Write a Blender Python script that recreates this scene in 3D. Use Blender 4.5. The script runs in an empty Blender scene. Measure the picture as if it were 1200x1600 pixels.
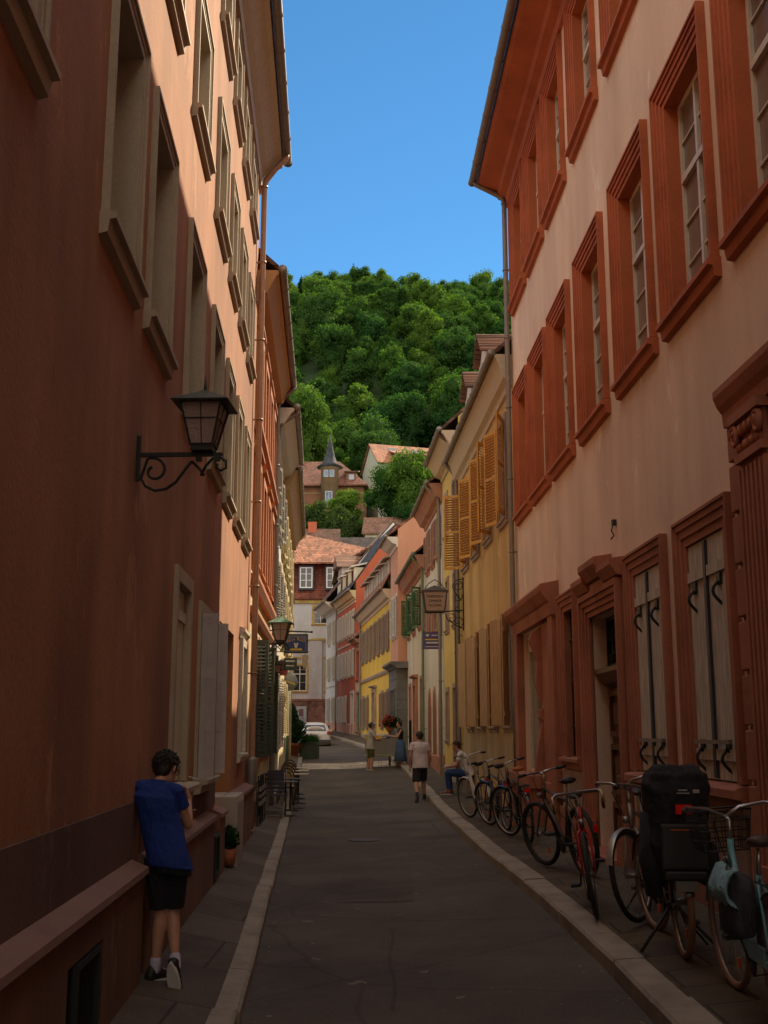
import bpy, bmesh, math, random
from mathutils import Vector, Matrix, Euler
R = math.radians
random.seed(7)
S = bpy.context.scene
C = S.collection

# ---------------------------------------------------------------- camera, sky, sun, exposure
cam = bpy.data.objects.new("camera", bpy.data.cameras.new("camera"))
C.objects.link(cam)
cam.location = (0, 0, 1.9)
cam.rotation_euler = (R(90 + 11.15), 0, 0)
cam.data.sensor_fit = 'VERTICAL'
cam.data.sensor_height = 36
cam.data.lens = 39.375
cam.data.clip_start = 0.05
cam.data.clip_end = 3000
S.camera = cam
SUN = Vector((1.0, 1.75, 1.75)).normalized()
w = bpy.data.worlds.new("World"); S.world = w; w.use_nodes = True
nt = w.node_tree
sky = nt.nodes.new('ShaderNodeTexSky'); sky.sky_type = 'NISHITA'; sky.sun_disc = False
sky.sun_elevation = math.asin(SUN.z); sky.sun_rotation = math.atan2(SUN.x, SUN.y)
sky.air_density = 0.85; sky.dust_density = 0.0; sky.ozone_density = 3.5; sky.altitude = 900
bg = nt.nodes['Background']; bg.inputs[1].default_value = 0.062
hs = nt.nodes.new('ShaderNodeHueSaturation'); hs.inputs['Saturation'].default_value = 1.18; hs.inputs['Hue'].default_value = .489
nt.links.new(sky.outputs[0], hs.inputs['Color']); nt.links.new(hs.outputs[0], bg.inputs[0])
# added fill light: unseen bright cloud glow, overhead and behind the viewpoint
def wn(t, **k):
    n = nt.nodes.new(t)
    for a, b in k.items(): setattr(n, a, b)
    return n
tcw = wn('ShaderNodeTexCoord'); sx = wn('ShaderNodeSeparateXYZ'); nt.links.new(tcw.outputs['Generated'], sx.inputs[0])
my = wn('ShaderNodeMath', operation='MULTIPLY_ADD'); my.inputs[1].default_value = -.9; nt.links.new(sx.outputs[1], my.inputs[0]); nt.links.new(sx.outputs[2], my.inputs[2])
mr = wn('ShaderNodeMapRange', interpolation_type='SMOOTHSTEP'); mr.inputs[1].default_value = .22; mr.inputs[2].default_value = .75; nt.links.new(my.outputs[0], mr.inputs[0])
cn = wn('ShaderNodeTexNoise'); cn.inputs['Scale'].default_value = 3.0; cn.inputs['Detail'].default_value = 6; nt.links.new(tcw.outputs['Generated'], cn.inputs['Vector'])
cr = wn('ShaderNodeMapRange'); cr.inputs[1].default_value = .32; cr.inputs[2].default_value = .55; nt.links.new(cn.outputs['Fac'], cr.inputs[0])
mm = wn('ShaderNodeMath', operation='MULTIPLY'); nt.links.new(mr.outputs[0], mm.inputs[0]); nt.links.new(cr.outputs[0], mm.inputs[1])
b2 = wn('ShaderNodeBackground'); b2.inputs[0].default_value = (1.0, .88, .72, 1); b2.inputs[1].default_value = .80
ms = wn('ShaderNodeMixShader'); nt.links.new(mm.outputs[0], ms.inputs[0]); nt.links.new(bg.outputs[0], ms.inputs[1]); nt.links.new(b2.outputs[0], ms.inputs[2])
nt.links.new(ms.outputs[0], nt.nodes['World Output'].inputs[0])
sl = bpy.data.lights.new("sun", 'SUN'); sl.energy = 3.2; sl.angle = R(0.5); sl.color = (1.0, 0.80, 0.56)
so = bpy.data.objects.new("sun", sl); C.objects.link(so)
so.rotation_euler = (-SUN).to_track_quat('-Z', 'Y').to_euler(); so.location = (20, 30, 60)
S.view_settings.view_transform = 'Standard'; S.view_settings.look = 'None'
S.view_settings.gamma = 1; S.view_settings.exposure = 1.48
S.render.resolution_x = 768; S.render.resolution_y = 1024

# ---------------------------------------------------------------- materials
MATS = {}
class NB:
    def __init__(s, name):
        s.m = bpy.data.materials.new(name); s.m.use_nodes = True
        s.t = s.m.node_tree; s.b = s.t.nodes['Principled BSDF']
    def n(s, typ, **kw):
        x = s.t.nodes.new(typ)
        for k, v in kw.items():
            if k in x.bl_rna.properties: setattr(x, k, v)
            else: x.inputs[k].default_value = v
        return x
    def l(s, a, b): s.t.links.new(a, b)
    def coord(s, scale=(1, 1, 1), kind='Object', loc=(0, 0, 0)):
        c = s.n('ShaderNodeTexCoord'); m = s.n('ShaderNodeMapping')
        m.inputs['Scale'].default_value = scale; m.inputs['Location'].default_value = loc
        s.l(c.outputs[kind], m.inputs[0]); return m.outputs[0]
    def noise(s, vec, scale, detail=4, rough=.55):
        x = s.n('ShaderNodeTexNoise'); x.inputs['Scale'].default_value = scale
        x.inputs['Detail'].default_value = detail; x.inputs['Roughness'].default_value = rough
        s.l(vec, x.inputs['Vector']); return x.outputs['Fac']
    def ramp(s, fac, stops):
        r = s.n('ShaderNodeValToRGB'); e = r.color_ramp.elements
        e[0].position, e[0].color = stops[0][0], col4(stops[0][1])
        e[1].position, e[1].color = stops[-1][0], col4(stops[-1][1])
        for p, c in stops[1:-1]:
            q = e.new(p); q.color = col4(c)
        s.l(fac, r.inputs[0]); return r.outputs[0]
    def mix(s, fac, a, b, blend='MIX'):
        x = s.n('ShaderNodeMix'); x.data_type = 'RGBA'; x.blend_type = blend
        for v, i in ((fac, 0), (a, 6), (b, 7)):
            if hasattr(v, 'is_output'): s.l(v, x.inputs[i])
            else: x.inputs[i].default_value = v if i == 0 else col4(v)
        return x.outputs[2]
    def bump(s, h, strength=.3, dist=.01, prev=None):
        x = s.n('ShaderNodeBump'); x.inputs['Strength'].default_value = strength; x.inputs['Distance'].default_value = dist
        s.l(h, x.inputs['Height'])
        if prev: s.l(prev, x.inputs['Normal'])
        s.l(x.outputs[0], s.b.inputs['Normal']); return x.outputs[0]
    def col(s, c):
        if hasattr(c, 'is_output'): s.l(c, s.b.inputs['Base Color'])
        else: s.b.inputs['Base Color'].default_value = col4(c)
def col4(c):
    if isinstance(c, (int, float)): return (c, c, c, 1)
    return (c[0], c[1], c[2], 1)
def mulc(c, k): return tuple(min(1, x * k) for x in c[:3])
def plaster(name, c, var=.25, streak=.3, bump=.35, grain=90, dirt=None):
    if name in MATS: return MATS[name]
    b = NB(name); v = b.coord(); vs = b.coord((.45, .45, .09))
    base = b.ramp(b.noise(v, .55, 6), [(.3, mulc(c, 1 - var)), (.55, c), (.75, mulc(c, 1 + var * .5))])
    st = b.ramp(b.noise(vs, 2.3, 9, .62), [(.34, mulc((1, .96, .92), 1 - streak)), (.62, (1, 1, 1))])
    cc = b.mix(1.0, base, st, 'MULTIPLY')
    fine = b.ramp(b.noise(v, 26, 5, .7), [(.3, (.86, .85, .84)), (.7, (1.0, 1.0, 1.0))])
    cc = b.mix(.8, cc, fine, 'MULTIPLY')
    sp = b.ramp(b.noise(v, 1.7, 9, .72), [(.57, (0, 0, 0)), (.60, (.35, .35, .35)), (.70, (1, 1, 1))])
    cc = b.mix(b.mix(.75, (0, 0, 0), sp), cc, mulc((c[0] * .92, c[1] * 1.02, c[2] * 1.05), 1 - var * 1.7))
    lp = b.ramp(b.noise(b.coord((1, 1, .5), loc=(7, 2, 3)), 1.1, 7, .7), [(.60, (0, 0, 0)), (.64, (1, 1, 1))])
    cc = b.mix(b.mix(.55, (0, 0, 0), lp), cc, mulc((c[0], c[1] * 1.12, c[2] * 1.2), 1 + var * .7))
    b.col(cc); b.b.inputs['Roughness'].default_value = .92
    if bump:
        h1 = b.bump(b.noise(b.coord((1, 1, .45)), grain, 3), bump, .006)
        b.bump(b.noise(v, 1.3, 3), .25, .05, h1)
    MATS[name] = b.m; return b.m
def stone(name, c, var=.3, rough=.8, bump=.3, scale=14):
    if name in MATS: return MATS[name]
    b = NB(name); v = b.coord()
    cc = b.ramp(b.noise(v, scale * .12, 6, .6), [(.3, mulc(c, 1 - var)), (.5, c), (.72, mulc(c, 1 + var * .6))])
    f = b.ramp(b.noise(v, scale * 3, 4), [(.3, (.8, .8, .8)), (.7, (1, 1, 1))])
    b.col(b.mix(.7, cc, f, 'MULTIPLY')); b.b.inputs['Roughness'].default_value = rough
    b.bump(b.noise(v, scale * 4, 4), bump, .006)
    MATS[name] = b.m; return b.m
def paint(name, c, rough=.5, metallic=0, var=.08, wood=False, spec=.5):
    if name in MATS: return MATS[name]
    b = NB(name); v = b.coord((6, 6, .5) if wood else (1, 1, 1))
    cc = b.ramp(b.noise(v, 6 if wood else 9, 5, .65), [(.3, mulc(c, 1 - var * 2)), (.6, c), (.8, mulc(c, 1 + var))])
    b.col(cc); b.b.inputs['Roughness'].default_value = rough; b.b.inputs['Metallic'].default_value = metallic
    b.b.inputs['Specular IOR Level'].default_value = spec
    if wood: b.bump(b.noise(v, 18, 3), .25, .004)
    MATS[name] = b.m; return b.m
def emit_free_glass(name, c=(.03, .035, .04), rough=.06, wav=.4):
    if name in MATS: return MATS[name]
    b = NB(name); v = b.coord()
    b.col(b.ramp(b.noise(v, .8, 3), [(.35, mulc(c, .5)), (.7, mulc(c, 1.6))]))
    b.b.inputs['Roughness'].default_value = rough; b.b.inputs['Specular IOR Level'].default_value = .7
    b.bump(b.noise(v, 3.5, 2), wav, .01)
    MATS[name] = b.m; return b.m
def tiles(name, c, sx=4.5, sz=5.5, var=.35, bumpd=.03):
    if name in MATS: return MATS[name]
    b = NB(name); tc = b.n('ShaderNodeTexCoord'); sp = b.n('ShaderNodeSeparateXYZ'); b.l(tc.outputs['Object'], sp.inputs[0])
    cb = b.n('ShaderNodeCombineXYZ')
    for i, k in ((0, sx), (2, sz)):
        m = b.n('ShaderNodeMath'); m.operation = 'MULTIPLY'; m.inputs[1].default_value = k
        b.l(sp.outputs[i], m.inputs[0]); b.l(m.outputs[0], cb.inputs[0 if i == 0 else 1])
    br = b.n('ShaderNodeTexBrick'); b.l(cb.outputs[0], br.inputs['Vector'])
    br.inputs['Scale'].default_value = 1; br.inputs['Brick Width'].default_value = 1; br.inputs['Row Height'].default_value = 1
    br.inputs['Mortar Size'].default_value = .09; br.inputs['Mortar Smooth'].default_value = 1
    br.inputs['Color1'].default_value = col4(mulc(c, 1 - var)); br.inputs['Color2'].default_value = col4(mulc(c, 1 + var * .6))
    br.inputs['Mortar'].default_value = col4(mulc(c, .35))
    v = b.coord(); d = b.ramp(b.noise(v, 1.1, 6, .65), [(.35, (.5, .52, .5)), (.6, (1, 1, 1))])
    b.col(b.mix(.8, br.outputs['Color'], d, 'MULTIPLY')); b.b.inputs['Roughness'].default_value = .85
    inv = b.n('ShaderNodeMath'); inv.operation = 'SUBTRACT'; inv.inputs[0].default_value = 1; b.l(br.outputs['Fac'], inv.inputs[1])
    b.bump(inv.outputs[0], .9, bumpd)
    MATS[name] = b.m; return b.m
def leafmat(name, c, c2):
    if name in MATS: return MATS[name]
    b = NB(name); g = b.n('ShaderNodeNewGeometry'); oi = b.n('ShaderNodeObjectInfo')
    v = b.coord()
    cc = b.ramp(g.outputs['Random Per Island'], [(0, mulc(c, .6)), (.5, c), (1, c2)])
    tint = b.ramp(oi.outputs['Random'], [(0, (.60, .75, .75)), (.35, (.85, .9, .8)), (.7, (1.05, 1.0, .85)), (1, (1.5, 1.3, .75))])
    cc = b.mix(1, cc, tint, 'MULTIPLY')
    b.col(cc); b.b.inputs['Roughness'].default_value = .85; b.b.inputs['Specular IOR Level'].default_value = .06
    tr = b.n('ShaderNodeBsdfTranslucent'); b.l(b.mix(1, cc, (1.3, 1.5, .5), 'MULTIPLY'), tr.inputs[0])
    ms = b.n('ShaderNodeMixShader'); ms.inputs[0].default_value = .45
    b.l(b.b.outputs[0], ms.inputs[1]); b.l(tr.outputs[0], ms.inputs[2])
    b.l(ms.outputs[0], b.t.nodes['Material Output'].inputs[0])
    MATS[name] = b.m; return b.m

# ---------------------------------------------------------------- mesh builder
class MB:
    def __init__(s): s.v = []; s.f = []; s.sm = []
    def add(s, vs, fs, smooth=False):
        o = len(s.v); s.v += [tuple(p) for p in vs]; s.f += [tuple(i + o for i in f) for f in fs]; s.sm += [smooth] * len(fs); return s
    def box(s, x0, x1, y0, y1, z0, z1):
        if x0 > x1: x0, x1 = x1, x0
        if y0 > y1: y0, y1 = y1, y0
        if z0 > z1: z0, z1 = z1, z0
        vs = [(x, y, z) for x in (x0, x1) for y in (y0, y1) for z in (z0, z1)]
        return s.add(vs, [(0, 1, 3, 2), (4, 6, 7, 5), (0, 4, 5, 1), (2, 3, 7, 6), (0, 2, 6, 4), (1, 5, 7, 3)])
    def obox(s, c, ax, ay, az):       # oriented box: centre + three half-axis vectors
        c = Vector(c); ax = Vector(ax); ay = Vector(ay); az = Vector(az)
        vs = [c + ax * i + ay * j + az * k for i in (-1, 1) for j in (-1, 1) for k in (-1, 1)]
        return s.add(vs, [(0, 1, 3, 2), (4, 6, 7, 5), (0, 4, 5, 1), (2, 3, 7, 6), (0, 2, 6, 4), (1, 5, 7, 3)])
    def bar(s, a, b, wd, ht):
        a = Vector(a); b = Vector(b); d = (b - a); L = d.length; d.normalize()
        up = Vector((0, 0, 1)) if abs(d.z) < .95 else Vector((0, 1, 0))
        sx = d.cross(up).normalized(); sz = sx.cross(d)
        return s.obox((a + b) / 2, d * L / 2, sx * wd / 2, sz * ht / 2)
    def ring(s, x0, x1, z0, z1, t, y0, y1, tb=None, tt=None):
        tb = t if tb is None else tb; tt = t if tt is None else tt
        s.box(x0, x1, y0, y1, z1 - tt, z1)
        if tb > 0: s.box(x0, x1, y0, y1, z0, z0 + tb)
        s.box(x0, x0 + t, y0, y1, z0 + tb, z1 - tt); s.box(x1 - t, x1, y0, y1, z0 + tb, z1 - tt); return s
    def prof(s, pts, x0, x1):         # closed profile of (y,z) extruded along x
        n = len(pts); vs = [(x0, y, z) for y, z in pts] + [(x1, y, z) for y, z in pts]
        fs = [tuple(range(n)), tuple(range(2 * n - 1, n - 1, -1))] + [(i, (i + 1) % n + 0, (i + 1) % n + n, i + n)[::-1] for i in range(n)]
        return s.add(vs, fs)
    def poly(s, pts, y0, y1):         # closed outline of (x,z) extruded along y
        n = len(pts); vs = [(x, y0, z) for x, z in pts] + [(x, y1, z) for x, z in pts]
        fs = [tuple(range(n)), tuple(range(2 * n - 1, n - 1, -1))] + [(i, (i + 1) % n, (i + 1) % n + n, i + n)[::-1] for i in range(n)]
        return s.add(vs, fs)
    def tube(s, path, r, seg=8, close=False, caps=True):
        P = [Vector(p) for p in path]; n = len(P)
        rr = r if isinstance(r, (list, tuple)) else [r] * n
        vs = []; prev = None
        for i, p in enumerate(P):
            if close: d = P[(i + 1) % n] - P[i - 1]
            else: d = (P[min(i + 1, n - 1)] - P[max(i - 1, 0)])
            d.normalize()
            if prev is None:
                a = d.orthogonal().normalized()
            else:
                a = prev - d * prev.dot(d)
                if a.length < 1e-6: a = d.orthogonal()
                a.normalize()
            prev = a; b = d.cross(a)
            for k in range(seg):
                t = 2 * math.pi * k / seg
                vs.append(p + (a * math.cos(t) + b * math.sin(t)) * rr[i])
        fs = []
        for i in range(n if close else n - 1):
            j = (i + 1) % n
            for k in range(seg):
                k2 = (k + 1) % seg
                fs.append((i * seg + k, i * seg + k2, j * seg + k2, j * seg + k))
        if caps and not close:
            fs.append(tuple(range(seg))[::-1]); fs.append(tuple((n - 1) * seg + k for k in range(seg)))
        return s.add(vs, fs, True)
    def lathe(s, pr, c=(0, 0, 0), seg=16, sx=1, sy=1, a0=0):  # profile of (r,z)
        vs = []
        for r, z in pr:
            for k in range(seg):
                t = 2 * math.pi * k / seg + a0
                vs.append((c[0] + r * sx * math.cos(t), c[1] + r * sy * math.sin(t), c[2] + z))
        fs = [(i * seg + k, i * seg + (k + 1) % seg, (i + 1) * seg + (k + 1) % seg, (i + 1) * seg + k) for i in range(len(pr) - 1) for k in range(seg)]
        fs.append(tuple(range(seg))[::-1]); fs.append(tuple((len(pr) - 1) * seg + k for k in range(seg)))
        return s.add(vs, fs, seg > 6)
    def ball(s, c, r, seg=12, rings=8, M=None):
        if not isinstance(r, (list, tuple)): r = (r, r, r)
        vs = []
        for i in range(rings + 1):
            ph = math.pi * i / rings
            for k in range(seg):
                t = 2 * math.pi * k / seg
                p = Vector((r[0] * math.sin(ph) * math.cos(t), r[1] * math.sin(ph) * math.sin(t), -r[2] * math.cos(ph)))
                if M: p = M @ p
                vs.append(Vector(c) + p)
        fs = [(i * seg + k, i * seg + (k + 1) % seg, (i + 1) * seg + (k + 1) % seg, (i + 1) * seg + k) for i in range(rings) for k in range(seg)]
        return s.add(vs, fs, True)
    def caps(s, a, b, ra, rb, seg=12):
        a = Vector(a); b = Vector(b); d = b - a; L = d.length
        if L < 1e-5: return s.ball(a, ra)
        q = d.to_track_quat('Z', 'Y').to_matrix(); vs = []
        rows = [(ra * math.cos(t), -ra * math.sin(t)) for t in (math.pi / 2 * .98, 1.1, .7, .35, 0)] + [(rb * math.cos(t), L + rb * math.sin(t)) for t in (0, .35, .7, 1.1, math.pi / 2 * .98)]
        for r, z in rows:
            for k in range(seg):
                t = 2 * math.pi * k / seg
                vs.append(a + q @ Vector((r * math.cos(t), r * math.sin(t), z)))
        n = len(rows)
        fs = [(i * seg + k, i * seg + (k + 1) % seg, (i + 1) * seg + (k + 1) % seg, (i + 1) * seg + k) for i in range(n - 1) for k in range(seg)]
        fs.append(tuple(range(seg))[::-1]); fs.append(tuple((n - 1) * seg + k for k in range(seg)))
        return s.add(vs, fs, True)
    def loft(s, rings, seg=20, p=2.0):   # rings: (centre, ax, ay) vectors
        vs = []
        for c, ax, ay in rings:
            c = Vector(c); ax = Vector(ax); ay = Vector(ay)
            for k in range(seg):
                t = 2 * math.pi * k / seg; ct, st = math.cos(t), math.sin(t)
                vs.append(c + ax * math.copysign(abs(ct) ** (2 / p), ct) + ay * math.copysign(abs(st) ** (2 / p), st))
        n = len(rings)
        fs = [(i * seg + k, i * seg + (k + 1) % seg, (i + 1) * seg + (k + 1) % seg, (i + 1) * seg + k) for i in range(n - 1) for k in range(seg)]
        fs.append(tuple(range(seg))[::-1]); fs.append(tuple((n - 1) * seg + k for k in range(seg)))
        return s.add(vs, fs, True)
    def xf(s, M):
        s.v = [tuple(M @ Vector(p)) for p in s.v]; return s
    def mesh(s, name, mat, fix=True):
        me = bpy.data.meshes.new(name); me.from_pydata(s.v, [], s.f)
        me.polygons.foreach_set('use_smooth', s.sm); me.materials.append(mat)
        if fix:
            bm = bmesh.new(); bm.from_mesh(me); bmesh.ops.recalc_face_normals(bm, faces=bm.faces); bm.to_mesh(me); bm.free()
        me.update(); return me

def obj(name, mb, mat, parent=None, loc=None, bevel=0, fix=True):
    me = mb if isinstance(mb, bpy.types.Mesh) else mb.mesh(name, mat, fix)
    o = bpy.data.objects.new(name, me); C.objects.link(o)
    if parent: o.parent = parent
    if loc: o.location = loc
    if bevel:
        b = o.modifiers.new('bevel', 'BEVEL'); b.width = bevel; b.segments = 2; b.limit_method = 'ANGLE'; b.angle_limit = R(40)
    return o
def tag(o, label, cat, group=None, kind=None):
    o['label'] = label; o['category'] = cat
    if group: o['group'] = group
    if kind: o['kind'] = kind
    return o
def thing(name, label, cat, loc=(0, 0, 0), rz=0, group=None, rot=None, sc=None):
    o = bpy.data.objects.new(name, None); C.objects.link(o); o.empty_display_size = .2
    o.location = loc; o.rotation_euler = rot if rot else (0, 0, rz)
    if sc: o.scale = (sc, sc, sc)
    return tag(o, label, cat, group)
def struct(name, mb, mat, fix=True):
    o = obj(name, mb, mat, fix=fix); o['kind'] = 'structure'; return o
# a part tree: (name, mesh, [children], loc)
def inst(tree, parent, loc=(0, 0, 0)):
    name, me, kids = tree
    o = bpy.data.objects.new(name, me); C.objects.link(o); o.parent = parent; o.location = loc
    for k in kids: inst(k, o)
    return o
def copy_tree(o, parent=None):
    c = o.copy(); C.objects.link(c); c.parent = parent
    for ch in list(o.children): copy_tree(ch, c)
    return c
def text_mesh(txt, size, mat, name='lettering', align='CENTER', depth=.004):
    cu = bpy.data.curves.new(name, 'FONT'); cu.body = txt; cu.size = size; cu.align_x = align; cu.extrude = depth
    t = bpy.data.objects.new(name, cu); C.objects.link(t)
    dg = bpy.context.evaluated_depsgraph_get()
    me = bpy.data.meshes.new_from_object(t.evaluated_get(dg)); me.name = name
    bpy.data.objects.remove(t); me.materials.clear(); me.materials.append(mat); return me

# ---------------------------------------------------------------- ground heights and kerb lines
def lerp(P, y):
    for (a, b), (c, d) in zip(P, P[1:]):
        if y <= c: return b + (d - b) * (y - a) / (c - a)
    return P[-1][1]
GP = [(-60, 0), (27, 0), (36, .15), (43, .5), (56, .95), (80, 1.7), (400, 1.7)]
def G(y): return lerp(GP, y)
LK = [(-25, .2), (4, -.80), (7.98, -.96), (10.1, -1.09), (15.75, -1.45), (24.2, -1.98), (32, -2.5), (39, -2.95), (46, -3.3), (52, -3.7), (56, -4.4)]
RK = [(-25, 1.75), (6.9, 1.68), (8.8, 1.70), (12.6, 1.64), (16.5, 1.46), (23.4, 1.28), (33.4, 1.08), (40, .78), (45, .48), (53, -.28), (60, -1.35), (68, -2.6), (78, -4.35), (86, -5.9), (100, -9)]
LW = [(-25, -.125), (19.7, -2.36), (27.2, -2.73), (33.2, -3.06), (44.8, -3.76), (51, -4.13), (56, -4.6)]
RW = [(-25, 4.01), (22.3, 2.664), (32.1, 2.2), (36.6, 1.95), (42.4, 1.6), (50.8, 1.06), (53.6, .36), (57.5, -.1), (67.9, -1.35), (78, -3.2), (86, -4.75), (100, -8)]
def LX(y): return -1.375 - .05 * y
def RX(y): return 3.30 - .0285 * y
def lside(x, y):   # left pavement height
    a, b = lerp(LK, y) - .17, lerp(LW, y); t = max(0, min(1, (x - a) / (b - a)))
    return G(y) + .12 + .12 * t
def rside(x, y):
    a, b = lerp(RK, y) + .25, lerp(RW, y); t = max(0, min(1, (x - a) / (b - a)))
    return G(y) + .262 + .12 * t
# ---------------------------------------------------------------- setting: ground, road, pavements, kerbs
def asphalt(name, c, spots=True):
    b = NB(name); v = b.coord()
    cc = b.ramp(b.noise(v, .6, 8, .65), [(.32, mulc(c, .55)), (.5, c), (.66, mulc(c, 1.4))])
    g = b.ramp(b.noise(v, 75, 3, .7), [(.35, (.55, .55, .55)), (.6, (1, 1, 1)), (.75, (2.1, 2.0, 1.9))])
    cc = b.mix(.85, cc, g, 'MULTIPLY')
    vo = b.n('ShaderNodeTexVoronoi'); vo.feature = 'DISTANCE_TO_EDGE'; vo.inputs['Scale'].default_value = .33
    nv = b.n('ShaderNodeTexNoise'); nv.inputs['Scale'].default_value = 2.5; b.l(v, nv.inputs['Vector'])
    vv = b.mix(.12, v, nv.outputs['Color'], 'ADD'); b.l(vv, vo.inputs['Vector'])
    crack = b.ramp(vo.outputs['Distance'], [(.003, (.5, .5, .5)), (.007, (1, 1, 1))])
    cc = b.mix(.7, cc, crack, 'MULTIPLY')
    sp = b.ramp(b.noise(b.coord((1, 1, 1), loc=(5, 3, 1)), 5.5, 2, .4), [(.745, (0, 0, 0)), (.76, (1, 1, 1))])
    cc = b.mix(b.mix(.5, (0, 0, 0), sp), cc, mulc(c, 3.2))
    b.col(cc); b.b.inputs['Roughness'].default_value = .82
    b.bump(b.noise(v, 110, 2), .5, .006)
    return b.m
def slabmat(name, c, sy=1.15, sx=2.6):
    b = NB(name); v = b.coord()
    br = b.n('ShaderNodeTexBrick'); b.l(b.coord((1, 1, 1), loc=(.4, .2, 0)), br.inputs['Vector'])
    br.inputs['Scale'].default_value = 1; br.inputs['Brick Width'].default_value = sx; br.inputs['Row Height'].default_value = sy
    br.inputs['Mortar Size'].default_value = .012; br.offset = .37
    br.inputs['Color1'].default_value = col4(mulc(c, .75)); br.inputs['Color2'].default_value = col4(mulc(c, 1.25)); br.inputs['Mortar'].default_value = col4(mulc(c, .3))
    g = b.ramp(b.noise(v, 60, 3, .7), [(.35, (.6, .6, .6)), (.6, (1, 1, 1)), (.75, (1.7, 1.6, 1.5))])
    d = b.ramp(b.noise(v, 1.2, 7, .65), [(.35, (.55, .5, .48)), (.6, (1, 1, 1))])
    b.col(b.mix(.8, b.mix(.85, br.outputs['Color'], d, 'MULTIPLY'), g, 'MULTIPLY')); b.b.inputs['Roughness'].default_value = .85
    h = b.bump(br.outputs['Fac'], -.5, .01); b.bump(b.noise(v, 80, 2), .4, .005, h)
    return b.m
def ys(a, b, st):
    n = max(1, round((b - a) / st)); return [a + (b - a) * i / n for i in range(n + 1)]
def sheet(rows):   # rows of equal-length point lists
    m = MB(); n = len(rows[0])
    m.add([p for r in rows for p in r], [(i * n + j, i * n + j + 1, (i + 1) * n + j + 1, (i + 1) * n + j) for i in range(len(rows) - 1) for j in range(n - 1)])
    return m
asph = asphalt('asphalt', (.086, .069, .052))
struct('ground', sheet([[(x, y, G(y) - .012) for x in (-400, -60, -12, 12, 60, 400)] for y in ys(-300, 100, 5) + [400, 900]]), asphalt('ground_dust', (.09, .08, .065)))
def road_left(y): return lerp(LK, y) if y < 50 else lerp(LK, 50) - (y - 50) * 1.1 if y < 62 else -17
struct('road', sheet([[(road_left(y) + (lerp(RK, y) - road_left(y)) * t, y, G(y) + .03 * math.sin(math.pi * t) + .12 * max(0, (t - .5) / .5)) for t in [i / 8 for i in range(9)]] for y in ys(-25, 92, 1.0)]), asph)
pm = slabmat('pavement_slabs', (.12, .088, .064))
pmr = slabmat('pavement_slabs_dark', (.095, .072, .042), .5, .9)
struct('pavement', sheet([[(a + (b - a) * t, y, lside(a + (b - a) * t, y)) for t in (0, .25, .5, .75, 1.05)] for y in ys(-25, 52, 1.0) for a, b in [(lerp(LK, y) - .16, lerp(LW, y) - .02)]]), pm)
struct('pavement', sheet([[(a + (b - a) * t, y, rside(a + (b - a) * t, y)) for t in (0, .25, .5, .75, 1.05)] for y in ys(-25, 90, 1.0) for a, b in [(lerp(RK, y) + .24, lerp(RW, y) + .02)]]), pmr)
def kerb(KP, side, wd, y0, y1, L, seed, up):   # a row of dressed stones
    rd = random.Random(seed); m = MB(); y = y0
    while y < y1:
        l = L * rd.uniform(.85, 1.1); ya, yb = y + .006, y + l - .006
        dz = rd.uniform(-.006, .006); dx = rd.uniform(-.008, .008)
        pts = []
        for yy in (ya, yb):
            x = lerp(KP, yy) + dx; g = G(yy)
            ch = .022
            pr = [(0, g - .1), (0, g + up - ch + dz), (ch, g + up + dz), (wd, g + up + .012 + dz), (wd, g - .1)]
            pts.append([(x + side * a, yy, z) for a, z in pr])
        n = 5
        m.add(pts[0] + pts[1], [(0, 1, 2, 3, 4), (9, 8, 7, 6, 5)] + [(i, i + n, (i + 1) % n + n, (i + 1) % n) for i in range(n)])
        y += l
    return m
km = stone('kerb_stone', (.30, .255, .20), .35, .8, .5, 20)
struct('kerb', kerb(LK, -1, .165, -24, 52, 1.25, 3, .115), km)
struct('kerb', kerb(RK, 1, .25, -24, 90, 1.2, 5, .25), km)
# manhole and asphalt repair strip
struct('road_repair_strip', sheet([[(.05 + dx + .02 * math.sin(y * 3), y, .004 + G(y) + .03 * math.sin(math.pi * (.05 + dx - road_left(y)) / (lerp(RK, y) - road_left(y)))) for dx in (0, .028)] for y in ys(8.2, 11.5, .3)]), asphalt('tar_seam', (.055, .045, .035)))

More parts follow.
